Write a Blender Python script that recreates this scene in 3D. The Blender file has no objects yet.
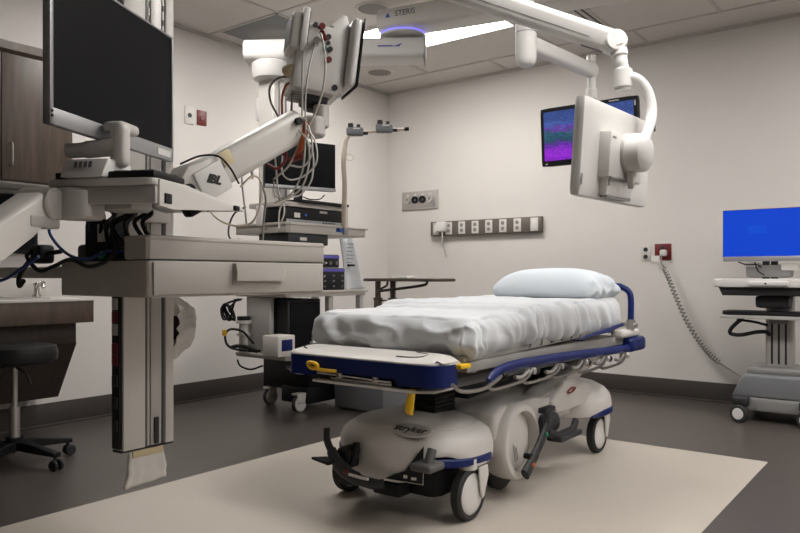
import bpy, bmesh, math, random
from mathutils import Vector, Matrix, noise
random.seed(7)
PI = math.pi
S = bpy.context.scene
COL = S.collection
V = Vector

# ------------------------------------------------------------------ materials
def mat(name, col, rough=.5, metal=0., var=.04, bump=0., bscale=60., emis=None, estr=0., coat=0., scale=6., spec=.5, trans=0., alpha=1.):
    m = bpy.data.materials.new(name); m.use_nodes = True
    nt = m.node_tree; b = nt.nodes['Principled BSDF']
    b.inputs['Roughness'].default_value = rough
    b.inputs['Metallic'].default_value = metal
    b.inputs['Specular IOR Level'].default_value = spec
    b.inputs['Coat Weight'].default_value = coat
    if trans: b.inputs['Transmission Weight'].default_value = trans
    if alpha < 1: b.inputs['Alpha'].default_value = alpha
    tc = nt.nodes.new('ShaderNodeTexCoord')
    if var > 0:
        n = nt.nodes.new('ShaderNodeTexNoise'); n.inputs['Scale'].default_value = scale; n.inputs['Detail'].default_value = 4
        nt.links.new(tc.outputs['Object'], n.inputs['Vector'])
        mx = nt.nodes.new('ShaderNodeMix'); mx.data_type = 'RGBA'
        mx.inputs['A'].default_value = (*[c*(1-var) for c in col], 1)
        mx.inputs['B'].default_value = (*[min(1, c*(1+var)) for c in col], 1)
        nt.links.new(n.outputs['Fac'], mx.inputs['Factor']); nt.links.new(mx.outputs['Result'], b.inputs['Base Color'])
    else:
        b.inputs['Base Color'].default_value = (*col, 1)
    if bump > 0:
        n2 = nt.nodes.new('ShaderNodeTexNoise'); n2.inputs['Scale'].default_value = bscale; n2.inputs['Detail'].default_value = 5
        nt.links.new(tc.outputs['Object'], n2.inputs['Vector'])
        bp = nt.nodes.new('ShaderNodeBump'); bp.inputs['Strength'].default_value = bump; bp.inputs['Distance'].default_value = .01
        nt.links.new(n2.outputs['Fac'], bp.inputs['Height']); nt.links.new(bp.outputs['Normal'], b.inputs['Normal'])
    if emis:
        b.inputs['Emission Color'].default_value = (*emis, 1); b.inputs['Emission Strength'].default_value = estr
    return m

def wood_mat(name, c1, c2, rough=.45):
    m = bpy.data.materials.new(name); m.use_nodes = True
    nt = m.node_tree; b = nt.nodes['Principled BSDF']; b.inputs['Roughness'].default_value = rough
    tc = nt.nodes.new('ShaderNodeTexCoord'); mp = nt.nodes.new('ShaderNodeMapping'); mp.inputs['Scale'].default_value = (14, 14, 1.2)
    n = nt.nodes.new('ShaderNodeTexNoise'); n.inputs['Scale'].default_value = 3; n.inputs['Detail'].default_value = 8
    cr = nt.nodes.new('ShaderNodeValToRGB'); cr.color_ramp.elements[0].color = (*c1, 1); cr.color_ramp.elements[1].color = (*c2, 1)
    cr.color_ramp.elements[0].position = .3; cr.color_ramp.elements[1].position = .7
    nt.links.new(tc.outputs['Object'], mp.inputs['Vector']); nt.links.new(mp.outputs['Vector'], n.inputs['Vector'])
    nt.links.new(n.outputs['Fac'], cr.inputs['Fac']); nt.links.new(cr.outputs['Color'], b.inputs['Base Color'])
    return m

def flower_screen():
    """picture on the lit wall display: violet flowers in front, blue-green field and dusk sky above (object coordinates, x across, z up)"""
    m = bpy.data.materials.new('flower_picture'); m.use_nodes = True
    nt = m.node_tree; b = nt.nodes['Principled BSDF']; b.inputs['Base Color'].default_value = (.01, .01, .012, 1); b.inputs['Roughness'].default_value = .3
    tc = nt.nodes.new('ShaderNodeTexCoord'); sp = nt.nodes.new('ShaderNodeSeparateXYZ'); nt.links.new(tc.outputs['Generated'], sp.inputs[0])
    n = nt.nodes.new('ShaderNodeTexNoise'); n.inputs['Scale'].default_value = 15; n.inputs['Detail'].default_value = 8; nt.links.new(tc.outputs['Generated'], n.inputs['Vector'])
    ad = nt.nodes.new('ShaderNodeMath'); ad.operation = 'MULTIPLY_ADD'; ad.inputs[1].default_value = .38; nt.links.new(n.outputs['Fac'], ad.inputs[0]); nt.links.new(sp.outputs['Z'], ad.inputs[2])
    cr = nt.nodes.new('ShaderNodeValToRGB'); e = cr.color_ramp.elements
    e[0].position = .1; e[0].color = (.17, .012, .42, 1); e[1].position = 1.0; e[1].color = (.03, .06, .22, 1)
    for p, c in ((.36, (.26, .02, .55)), (.5, (.1, .02, .3)), (.6, (.015, .06, .1)), (.74, (.02, .09, .14)), (.82, (.12, .03, .3)), (.92, (.05, .1, .34))):
        q = e.new(p); q.color = (*c, 1)
    nt.links.new(ad.outputs[0], cr.inputs['Fac'])
    v = nt.nodes.new('ShaderNodeTexNoise'); v.inputs['Scale'].default_value = 45; nt.links.new(tc.outputs['Generated'], v.inputs['Vector'])
    v2 = nt.nodes.new('ShaderNodeMath'); v2.operation = 'MULTIPLY_ADD'; v2.inputs[1].default_value = 2.6; v2.inputs[2].default_value = -.35; nt.links.new(v.outputs['Fac'], v2.inputs[0])
    nt.links.new(cr.outputs['Color'], b.inputs['Emission Color']); nt.links.new(v2.outputs[0], b.inputs['Emission Strength'])
    return m

def blue_screen():
    m = bpy.data.materials.new('blue_screen'); m.use_nodes = True
    nt = m.node_tree; b = nt.nodes['Principled BSDF']; b.inputs['Base Color'].default_value = (.004, .006, .02, 1); b.inputs['Roughness'].default_value = .4; b.inputs['Specular IOR Level'].default_value = .2
    b.inputs['Emission Color'].default_value = (.001, .045, .50, 1); b.inputs['Emission Strength'].default_value = 1.0
    return m

M = dict(
    wall2=mat('unseen_wall_dark', (.22, .20, .19), .75, bump=.05, bscale=150, var=.015),  # dark tone given to the unseen front wall to cut bounced light
    wall=mat('painted_wall', (.63, .60, .57), .75, bump=.05, bscale=150, var=.015),
    ceil=mat('ceiling_tile', (.62, .59, .56), .9, bump=.12, bscale=220, var=.03, scale=20),
    grid=mat('ceiling_grid', (.5, .475, .45), .6),
    soffit=mat('soffit_paint', (.45, .42, .39), .8),
    floor=mat('dark_vinyl', (.070, .059, .053), .36, var=.12, scale=3, bump=.02, bscale=200),
    cream=mat('cream_vinyl', (.49, .44, .385), .42, var=.05, scale=2.5, bump=.02, bscale=200),
    base=mat('rubber_baseboard', (.045, .037, .032), .5),
    white=mat('white_plastic', (.64, .625, .605), .38, var=.015),
    offw=mat('offwhite_plastic', (.60, .575, .54), .42, var=.02),
    shelf=mat('beige_grey_enamel', (.43, .40, .365), .4, var=.02),
    lgrey=mat('light_grey_metal', (.46, .44, .42), .38, metal=.2, var=.03),
    dgrey=mat('charcoal_plastic', (.085, .083, .08), .5), mgrey=mat('mid_grey_plastic', (.22, .215, .21), .45),
    sgrey=mat('slate_grey_plastic', (.16, .165, .175), .5),
    silver=mat('silver_bezel', (.33, .33, .335), .4, metal=.4),
    black=mat('black_plastic', (.009, .009, .010), .5, spec=.25),
    rubber=mat('black_rubber', (.02, .02, .02), .7),
    dark=mat('dark_grey_plastic', (.026, .026, .028), .5, spec=.35),
    screen=mat('switched_off_screen', (.010, .010, .011), .4, var=0, spec=.06),
    chrome=mat('polished_steel', (.62, .6, .58), .22, metal=1.),
    steel=mat('brushed_steel', (.5, .48, .46), .4, metal=.9),
    navy=mat('navy_plastic', (.003, .012, .10), .42, spec=.3),
    navyrail=mat('navy_rail', (.004, .014, .115), .38, spec=.35),
    shell=mat('pearl_grey_shell', (.60, .575, .545), .4, var=.02), dsteel=mat('dark_steel', (.28, .265, .25), .3, metal=1.),
    shell2=mat('chassis_grey', (.34, .325, .305), .5),
    sheet=mat('white_bed_sheet', (.60, .615, .635), .85, var=.02, bump=.05, bscale=90),
    pillow=mat('white_pillowcase', (.60, .645, .69), .85, var=.02, bump=.05, bscale=120),
    mattress=mat('grey_mattress', (.2, .2, .21), .6),
    yellow=mat('yellow_plastic', (.75, .46, .01), .45),
    red=mat('red_plate', (.13, .006, .006), .4),
    redc=mat('red_cable', (.2, .012, .01), .5),
    orange=mat('orange_cable', (.45, .09, .02), .5),
    green=mat('green_plug', (.01, .2, .1), .5),
    blue=mat('blue_cable', (.008, .035, .16), .5),
    bluelabel=mat('blue_label', (.03, .1, .5), .4),
    purple=mat('violet_label', (.1, .09, .42), .4),
    cable=mat('pale_grey_cable', (.52, .50, .46), .5),
    gcable=mat('grey_cable', (.2, .19, .175), .5),
    tube=mat('beige_tube', (.55, .47, .38), .4),
    brown=mat('brown_metal', (.10, .08, .068), .4, metal=.5),
    dplate=mat('dark_bronze_plate', (.14, .12, .105), .45, metal=.3),
    paper=mat('white_paper', (.68, .66, .62), .8, bump=.1, bscale=30),
    tape=mat('yellowed_tape', (.62, .52, .33), .6),
    plasticbag=mat('crinkled_plastic', (.62, .6, .58), .3, bump=.6, bscale=40, var=.2, scale=30),
    diff=mat('grey_diffuser', (.2, .215, .225), .6),
    speaker=mat('speaker_grille', (.24, .225, .21), .7, bump=.2, bscale=300),
    led=mat('violet_ring_light', (.1, .1, .3), .4, emis=(.25, .22, 1.), estr=1.0),
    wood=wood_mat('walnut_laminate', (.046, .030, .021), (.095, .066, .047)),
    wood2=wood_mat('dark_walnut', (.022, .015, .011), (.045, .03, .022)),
    worktop=mat('pale_worktop', (.55, .53, .5), .4),
    under=mat('white_melamine', (.42, .4, .38), .5),
    ink=mat('black_ink', (.01, .01, .01), .6, var=0),
    inkgrey=mat('grey_ink', (.12, .12, .13), .6, var=0),
    lamp=mat('light_panel', (.9, .9, .88), .6, emis=(1., .97, .935), estr=20.),
    lampwarm=mat('light_panel_warm', (.9, .9, .88), .6, emis=(1., .97, .935), estr=20.),
    flower=flower_screen(), bscreen=blue_screen(),
    sblue=mat('login_box', (.004, .006, .02), .4, var=0, spec=.2, emis=(.002, .062, .53), estr=1.),
)

# ------------------------------------------------------------------ mesh builder
class MB:
    def __init__(s): s.bm = bmesh.new()
    def _new(s, verts, faces, T=None):
        vs = [s.bm.verts.new(T @ V(v) if T else V(v)) for v in verts]
        fs = []
        for f in faces:
            try: fs.append(s.bm.faces.new([vs[i] for i in f]))
            except ValueError: pass
        return vs, fs
    def box(s, x0, x1, y0, y1, z0, z1, bev=0., seg=2, T=None):
        v = [(x, y, z) for z in (z0, z1) for y in (y0, y1) for x in (x0, x1)]
        f = [(0, 2, 3, 1), (4, 5, 7, 6), (0, 1, 5, 4), (2, 6, 7, 3), (0, 4, 6, 2), (1, 3, 7, 5)]
        vs, fs = s._new(v, f, T)
        if bev > 0:
            es = list({e for q in fs for e in q.edges})
            bmesh.ops.bevel(s.bm, geom=es, offset=bev, segments=seg, profile=.5, affect='EDGES', clamp_overlap=True)
        return s
    def prism(s, poly, a, b, axis='z', bev=0., seg=2, T=None):
        """extrude a 2D polygon: axis z -> (x,y), axis x -> (y,z), axis y -> (x,z)"""
        def p3(p, h):
            return (p[0], p[1], h) if axis == 'z' else ((h, p[0], p[1]) if axis == 'x' else (p[0], h, p[1]))
        n = len(poly)
        v = [p3(p, a) for p in poly] + [p3(p, b) for p in poly]
        f = [tuple(range(n - 1, -1, -1)), tuple(range(n, 2 * n))] + [(i, (i + 1) % n, n + (i + 1) % n, n + i) for i in range(n)]
        vs, fs = s._new(v, f, T)
        if bev > 0:
            es = list({e for q in fs[:2] for e in q.edges})
            bmesh.ops.bevel(s.bm, geom=es, offset=bev, segments=seg, profile=.5, affect='EDGES', clamp_overlap=True)
        return s
    def cyl(s, p0, p1, r, r2=None, n=24, bev=0., T=None):
        p0, p1 = V(p0), V(p1); r2 = r if r2 is None else r2
        d = (p1 - p0); L = d.length; q = d.to_track_quat('Z', 'Y').to_matrix().to_4x4(); q.translation = p0
        if bev > 0:
            pr = [(0, 0), (max(r - bev, 1e-4), 0), (r, bev), (r2, L - bev), (max(r2 - bev, 1e-4), L), (0, L)]
        else:
            pr = [(0, 0), (r, 0), (r2, L), (0, L)]
        return s.lathe(pr, T=(T @ q) if T else q, n=n)
    def lathe(s, prof, T=None, n=32):
        rings = []; verts = []; faces = []
        for r, z in prof:
            if r < 1e-6: rings.append([len(verts)]); verts.append((0, 0, z))
            else:
                rings.append(list(range(len(verts), len(verts) + n)))
                verts += [(r * math.cos(2 * PI * k / n), r * math.sin(2 * PI * k / n), z) for k in range(n)]
        for A, B in zip(rings, rings[1:]):
            if len(A) == 1 and len(B) == 1: continue
            for k in range(n):
                a0, a1 = A[k % len(A)], A[(k + 1) % len(A)]; b0, b1 = B[k % len(B)], B[(k + 1) % len(B)]
                if len(A) == 1: faces.append((a0, b1, b0))
                elif len(B) == 1: faces.append((a0, a1, b0))
                else: faces.append((a0, a1, b1, b0))
        s._new(verts, faces, T); return s
    def tube(s, pts, r, n=10, smooth=True, sub=8, closed=False, flat=1., T=None, up=(0, 0, 1)):
        pts = [V(p) for p in pts]
        if smooth and len(pts) > 2: pts = spline(pts, sub, closed)
        N = len(pts); verts = []; faces = []
        prev = None
        for i, p in enumerate(pts):
            if closed: t = (pts[(i + 1) % N] - pts[i - 1])
            else: t = pts[min(i + 1, N - 1)] - pts[max(i - 1, 0)]
            if t.length < 1e-9: t = V((0, 0, 1))
            t.normalize()
            if prev is None:
                a = V(up)
                if abs(a.dot(t)) > .95: a = V((1, 0, 0))
                u = (a - t * a.dot(t)).normalized()
            else:
                u = prev - t * prev.dot(t)
                u = u.normalized() if u.length > 1e-6 else t.orthogonal().normalized()
            prev = u; w = t.cross(u)
            rr = r[min(i * len(r) // N, len(r) - 1)] if isinstance(r, (list, tuple)) else r
            for k in range(n):
                an = 2 * PI * k / n
                verts.append(p + u * (rr * math.cos(an)) + w * (rr * flat * math.sin(an)))
        for i in range(N if closed else N - 1):
            j = (i + 1) % N
            for k in range(n):
                faces.append((i * n + k, i * n + (k + 1) % n, j * n + (k + 1) % n, j * n + k))
        if not closed: faces += [tuple(range(n - 1, -1, -1)), tuple(range((N - 1) * n, N * n))]
        s._new(verts, faces, T); return s
    def sphere(s, c, r, n=16, sc=(1, 1, 1), T=None):
        m = n // 2
        pr = [(r * math.sin(PI * k / m), -r * math.cos(PI * k / m)) for k in range(m + 1)]
        Q = Matrix.Translation(V(c)) @ Matrix.Diagonal((*sc, 1))
        return s.lathe(pr, T=(T @ Q) if T else Q, n=n)
    def rbox(s, x0, x1, y0, y1, z0, z1, r, nx=10, ny=10, nz=6, fn=None, T=None):
        """dense rounded box; fn(p, normal) -> new point"""
        bm2 = bmesh.new()
        lo, hi = V((x0, y0, z0)), V((x1, y1, z1)); cnt = (nx, ny, nz)
        key = {}
        def vert(p):
            k = (round(p[0], 5), round(p[1], 5), round(p[2], 5))
            if k not in key:
                q = V([min(max(p[i], lo[i] + r), hi[i] - r) for i in range(3)])
                d = V(p) - q; nn = d.normalized() if d.length > 1e-9 else V((0, 0, 1))
                P = q + nn * r if d.length > 1e-9 else V(p)
                if fn: P = V(fn(P, nn))
                key[k] = bm2.verts.new(T @ P if T else P)
            return key[k]
        def pos(i, k, c):  # finer sampling near the ends
            t = k / c; t = .5 - .5 * math.cos(PI * t) if c > 3 else t
            t = .65 * (k / c) + .35 * t
            return lo[i] + (hi[i] - lo[i]) * t
        for ax in range(3):
            a, b = [i for i in range(3) if i != ax]
            for side in (0, 1):
                for i in range(cnt[a]):
                    for j in range(cnt[b]):
                        q = []
                        for di, dj in ((0, 0), (1, 0), (1, 1), (0, 1)):
                            p = [0, 0, 0]; p[ax] = (lo, hi)[side][ax]; p[a] = pos(a, i + di, cnt[a]); p[b] = pos(b, j + dj, cnt[b])
                            q.append(vert(p))
                        if (side == 1) ^ (ax == 1): pass
                        else: q.reverse()
                        try: bm2.faces.new(q)
                        except ValueError: pass
        me = bpy.data.meshes.new('t'); bm2.to_mesh(me); bm2.free(); s.bm.from_mesh(me); bpy.data.meshes.remove(me)
        return s
    def grid(s, rows, T=None, close=False):
        """surface through rows of points"""
        n = len(rows[0]); verts = [p for r in rows for p in r]; faces = []
        for i in range(len(rows) - 1):
            for k in range(n if close else n - 1):
                faces.append((i * n + k, i * n + (k + 1) % n, (i + 1) * n + (k + 1) % n, (i + 1) * n + k))
        s._new(verts, faces, T); return s
    def text(s, txt, size, T, ext=.0006, font_shear=0., sx=1., bold=0.):
        cu = bpy.data.curves.new('t', 'FONT'); cu.body = txt; cu.size = size; cu.extrude = ext; cu.align_x = 'CENTER'; cu.align_y = 'CENTER'; cu.shear = font_shear; cu.offset = bold
        cu.resolution_u = 3
        o = bpy.data.objects.new('t', cu); COL.objects.link(o)
        dg = bpy.context.evaluated_depsgraph_get(); me = bpy.data.meshes.new_from_object(o.evaluated_get(dg))
        me.transform(T @ Matrix.Diagonal((sx, 1, 1, 1))); s.bm.from_mesh(me)
        bpy.data.objects.remove(o); bpy.data.curves.remove(cu); bpy.data.meshes.remove(me); return s

def spline(pts, sub=8, closed=False):
    N = len(pts); out = []
    for i in range(N if closed else N - 1):
        p1, p2 = pts[i], pts[(i + 1) % N]
        p0 = pts[i - 1] if (i > 0 or closed) else p1 * 2 - p2
        p3 = pts[(i + 2) % N] if (i + 2 < N or closed) else p2 * 2 - p1
        for k in range(sub):
            t = k / sub
            out.append(.5 * ((2 * p1) + (p2 - p0) * t + (2 * p0 - 5 * p1 + 4 * p2 - p3) * t * t + (3 * p1 - p0 - 3 * p2 + p3) * t ** 3))
    if not closed: out.append(pts[-1])
    return out

def rrect(w, h, r, n=6, cx=0., cy=0.):
    out = []
    for sx, sy, a in ((1, 1, 0), (-1, 1, 90), (-1, -1, 180), (1, -1, 270)):
        for k in range(n + 1):
            t = math.radians(a + 90 * k / n)
            out.append((cx + sx * (w / 2 - r) + r * math.cos(t), cy + sy * (h / 2 - r) + r * math.sin(t)))
    return out

def frame(o, x, y):
    """4x4 with origin o, local x along x, local y along y (orthogonalised)"""
    x = V(x).normalized(); y = V(y); y = (y - x * y.dot(x)).normalized(); z = x.cross(y)
    m = Matrix((x, y, z)).transposed().to_4x4(); m.translation = V(o); return m

ROOTLOC = {}
def emit(name, mb, material, parent=None, angle=38, label=None, recalc=True, solid=0.):
    """link the built mesh as ONE object; built in the coordinates of its thing's frame (see thing())"""
    bm = mb.bm
    if parent is not None:
        r = parent
        while r.parent is not None: r = r.parent
        off = ROOTLOC.get(r.name)
        if off is not None and off.length > 0: bmesh.ops.translate(bm, verts=bm.verts, vec=-off)
    if recalc: bmesh.ops.recalc_face_normals(bm, faces=bm.faces)
    me = bpy.data.meshes.new(name); bm.to_mesh(me); bm.free()
    for p in me.polygons: p.use_smooth = True
    me.set_sharp_from_angle(angle=math.radians(angle))
    me.materials.append(M[material] if isinstance(material, str) else material)
    o = bpy.data.objects.new(name, me); COL.objects.link(o)
    if parent is not None: o.parent = parent
    if label: o['label'] = label
    if solid:
        md = o.modifiers.new('thickness', 'SOLIDIFY'); md.thickness = solid; md.offset = -1
    return o

def thing(name, label, cat, loc=(0, 0, 0), rotz=None, group=None):
    """an Empty at the thing's base. rotz None: parts are given in room coordinates; otherwise in the thing's own turned frame"""
    o = bpy.data.objects.new(name, None); o.empty_display_size = .1; COL.objects.link(o)
    o.location = loc; o['label'] = label; o['category'] = cat
    if group: o['group'] = group
    if rotz is None: ROOTLOC[o.name] = V(loc)
    else:
        o.rotation_euler = (0, 0, rotz); ROOTLOC[o.name] = V((0, 0, 0))
    return o

def solo(name, mb, material, label, cat, group=None, **k):
    o = emit(name, mb, material, None, **k)
    # put the origin at the base of the thing
    vs = [v.co for v in o.data.vertices]
    c = V((sum(v.x for v in vs) / len(vs), sum(v.y for v in vs) / len(vs), min(v.z for v in vs)))
    o.data.transform(Matrix.Translation(-c)); o.location = c
    o['label'] = label; o['category'] = cat
    if group: o['group'] = group
    return o

def struct(name, mb, material, **k):
    o = emit(name, mb, material, None, **k); o['kind'] = 'structure'; return o

def copy_thing(root, loc, label, rotz=None, group=None):
    r = root.copy(); COL.objects.link(r); r.location = loc
    if rotz is not None: r.rotation_euler = (0, 0, rotz)
    r['label'] = label
    if group: r['group'] = group
    for ch in list(root.children):
        c = ch.copy(); COL.objects.link(c); c.parent = r
        for g in list(ch.children):
            d = g.copy(); COL.objects.link(d); d.parent = c
    return r

# ------------------------------------------------------------------ camera
cam = bpy.data.cameras.new('camera'); co = bpy.data.objects.new('camera', cam); COL.objects.link(co)
cam.sensor_width = 36; cam.lens = 32.18; cam.clip_start = .05; cam.shift_y = .0106
co.location = (0, 0, .932); co.rotation_euler = (PI / 2, 0, math.radians(37.3))
S.camera = co

# ------------------------------------------------------------------ the room
XL, XR, YB, YF, H = -4.42, 2.6, 5.6, -2.2, 2.74
struct('floor', MB().box(XL - .1, XR + .1, YF - .1, YB + .1, -.1, 0), 'floor')
struct('floor_inlay', MB().box(-2.77, -.70, -.6, 3.94, -.02, .0015), 'cream')
struct('wall_left', MB().box(XL - .1, XL, YF, YB, 0, H), 'wall')
struct('wall_back', MB().box(XL - .1, XR + .1, YB, YB + .1, 0, H), 'wall')
struct('wall_right', MB().box(XR, XR + .1, YF, YB, 0, H), 'wall')
struct('wall_front', MB().box(XL - .1, XR + .1, YF - .1, YF, 0, H), 'wall2')
struct('ceiling', MB().box(XL - .1, XR + .1, YF - .1, YB + .1, H, H + .1), 'ceil')
g = MB()
for k in range(-3, 5):
    x = -2.445 + 1.22 * k
    if XL < x < XR: g.box(x - .012, x + .012, YF, YB - .36, H - .006, H)
for k in range(0, 13):
    y = 5.24 - .61 * k
    g.box(XL, XR, y - .012, y + .012, H - .006, H)
for k in range(0, 6):
    x = -3.055 + 1.22 * k
    g.box(x - .01, x + .01, 5.24, YB, H - .005, H)
for (a, b) in ((-1.95, 4.64), (-.75, 4.64), (-.75, 4.03)):
    pass
struct('trim_1', g, 'grid')
t = MB(); t.box(XL, XR, YB - .025, YB, H - .02, H); t.box(XL, XL + .025, YF, YB, H - .02, H); struct('trim_2', t, 'grid')
b = MB(); b.prism([(YF, 0), (YF, .14), (YB, .14), (YB, 0)], XL, XL + .012, 'x', bev=.003); struct('baseboard_left', b, 'base')
b = MB(); b.box(XL, XR, YB - .012, YB, 0, .14, .003); struct('baseboard_back', b, 'base')
for nm, a in (('left', (XL, XL + .03, YF, YB)), ('back', (XL, XR, YB - .03, YB))):
    b = MB(); b.box(*a, 0, .012, .005); struct('trim_cove_' + nm, b, 'base')

# lights set in the ceiling
def troffer(x, y, label, m='lamp', w=1.2, d=.59):
    t = thing('ceiling_light', label, 'ceiling light', (x, y, H - .012), group='ceiling light panels')
    f = MB(); z0, z1 = H - .012, H - .0005
    for a in ((x - w/2, x + w/2, y - d/2, y - d/2 + .02), (x - w/2, x + w/2, y + d/2 - .02, y + d/2), (x - w/2, x - w/2 + .02, y - d/2, y + d/2), (x + w/2 - .02, x + w/2, y - d/2, y + d/2)):
        f.box(*a, z0, z1)
    emit('frame', f, 'white', t)
    emit('diffuser', MB().box(x - w/2 + .02, x + w/2 - .02, y - d/2 + .02, y + d/2 - .02, H - .008, H - .002), m, t)
    return t
troffer(-3.055, 4.325, 'lit rectangular ceiling light panel above the branded ceiling arm')
troffer(.605, 4.325, 'ceiling light panel over the wall beyond the blue computer screen', 'lampwarm')
troffer(-.615, 2.495, 'ceiling light panel over the open floor beside the bed', 'lampwarm')
troffer(-3.36, 2.495, 'unseen square light panel added between the column and the tower to brighten the boom', 'lampwarm', .59)  # added lamp, out of view, there to brighten the boom hub
troffer(1.825, 1.885, 'ceiling light panel out towards the wall facing the equipment column', 'lampwarm')

t = thing('air_diffuser', 'square grey ceiling air diffuser with a round centre beside the column top', 'air vent', (-3.975, 3.715, H - .01))
emit('panel', MB().box(-4.27, -3.68, 3.42, 4.01, H - .008, H, .002), 'diff', t)
emit('cone', MB().lathe([(0, -.004), (.1, -.002), (.16, -.014), (.21, -.006), (.235, .006)], Matrix.Translation((-3.975, 3.715, H - .014)), 40), 'mgrey', t)
for x, y, lb in ((-4.0, 4.95, 'round grey ceiling speaker near the corner, below the lower ceiling arm'), (-3.08, 3.74, 'round grey ceiling speaker near the tip of the upper ceiling arm')):
    t = thing('ceiling_speaker', lb, 'speaker', (x, y, H - .012), group='round ceiling speakers')
    emit('ring', MB().lathe([(.10, .002), (.105, -.006), (.115, -.008), (.125, .004)], Matrix.Translation((x, y, H - .004)), 40), 'offw', t)
    emit('grille', MB().cyl((x, y, H - .008), (x, y, H - .001), .102, n=40), 'speaker', t)

# long dark slots and fittings in the ceiling by the far wall
for x, lb in ((-1.98, 'long slotted air vent in the ceiling behind the white display arm'), (-.62, 'long slotted air vent in the ceiling nearest the right edge')):
    t = thing('slot_vent', lb, 'air vent', (x, 4.75, H - .012), group='slot vents')
    emit('frame', MB().box(x - .05, x + .05, 4.1, 5.2, H - .010, H - .0005, .002), 'grid', t)
    sl = MB()
    for k in (-1, 1): sl.box(x + k * .022 - .007, x + k * .022 + .007, 4.13, 5.17, H - .0125, H - .0095)
    emit('slot', sl, 'dark', t)

# ------------------------------------------------------------------ wall fittings
def plate_back(x, z, w, h, material, d=.008, T=None):
    return MB().box(x - w/2, x + w/2, YB - d, YB, z - h/2, z + h/2, .002)
t = thing('outlet_strip', 'long dark metal strip of white power sockets on the far wall', 'socket strip', (-3.295, YB, 1.30))
emit('channel', MB().box(-3.865, -2.726, YB - .05, YB, 1.298, 1.432, .004), 'dplate', t)
for k in range(8):
    x = -3.80 + .142 * k + (.02 if k == 7 else 0)
    o = emit('outlet', MB().box(x - .036, x + .036, YB - .056, YB - .049, 1.308, 1.422, .003), 'offw' if k else 'lgrey', t)
    if k not in (0, 7):
        h = MB()
        for dz in (-.024, .024):
            h.cyl((x, YB - .0595, 1.365 + dz), (x, YB - .055, 1.365 + dz), .017, n=16)
        emit('socket', h, 'mgrey', o)
    else:
        h = MB().box(x - .02, x + .02, YB - .0585, YB - .055, 1.33, 1.40, .002); emit('socket', h, 'white', o)
t = thing('power_plug', 'white power plug and adapter sticking out of the socket strip with a hanging lead', 'plug', (-3.70, YB - .06, 1.36))
emit('body', MB().box(-3.765, -3.665, YB - .115, YB - .0565, 1.335, 1.425, .012), 'white', t)
emit('lead', MB().tube([(-3.70, YB - .1, 1.34), (-3.69, YB - .11, 1.26), (-3.705, YB - .07, 1.2), (-3.70, YB - .03, 1.1)], .006), 'cable', t)

t = thing('medical_gas_panel', 'pale grey plate of medical gas outlets on the far wall above the socket strip', 'gas outlet panel', (-4.02, YB, 1.56))
emit('plate', MB().box(-4.229, -3.808, YB - .02, YB, 1.565, 1.74, .004), 'lgrey', t)
emit('faceplate', MB().box(-4.205, -3.832, YB - .026, YB - .018, 1.585, 1.72, .002), 'mgrey' if 0 else 'steel', t)
for k in range(4):
    x = -4.15 + .088 * k
    o = emit('gas_outlet', MB().lathe([(0, .0), (.012, .0), (.014, .016), (.034, .018), (.036, 0)], frame((x, YB - .025, 1.655), (1, 0, 0), (0, 0, 1)), 24), 'black' if k in (1, 2) else 'lgrey', t)
    emit('collar', MB().box(x - .014, x + .014, YB - .03, YB - .025, 1.69, 1.712, .002), 'white', o)

def wall_outlet(name, label, cat, c, axis, m, w=.07, h=.12, slots=True, group=None):
    t = thing(name, label, cat, c, group=group)
    x, y, z = c
    if axis == 'y':
        emit('plate', MB().box(x - w/2, x + w/2, y - .008, y, z - h/2, z + h/2, .003), m, t)
        T = lambda a, b: (x + a, y - .0095, z + b); n = (0, -1, 0); ex = (1, 0, 0)
    else:
        emit('plate', MB().box(x, x + .008, y - w/2, y + w/2, z - h/2, z + h/2, .003), m, t)
        T = lambda a, b: (x + .0095, y + a, z + b); n = (1, 0, 0); ex = (0, 1, 0)
    if slots:
        for dz in (-.028, .028) if axis == 'y' else (0,):
            q = T(0, dz); s = MB().cyl(q, V(q) + V(n) * .004, .017, n=18)
            emit('socket', s, 'dark', t)
    else:
        q = T(0, 0); s = MB(); s.cyl(q, V(q) + V(n) * .006, .02, n=20); emit('fitting', s, m, t)
    return t
wall_outlet('wall_socket', 'white wall socket beside the red socket plate on the far wall', 'socket', (-1.853, YB, 1.102), 'y', 'offw', .075)
t = wall_outlet('emergency_socket', 'red emergency socket plate with a plug in it on the far wall', 'socket', (-1.722, YB, 1.11), 'y', 'red', .125, .125)
wall_outlet('wall_jack', 'white wall plate with one dark round jack on the side wall', 'wall plate', (XL, 3.242, 2.105), 'x', 'offw', .08, .13)
wall_outlet('fire_alarm_plate', 'small red plate high on the side wall beside the white jack', 'wall plate', (XL, 3.353, 2.105), 'x', 'red', .085, .11, slots=False)
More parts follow.
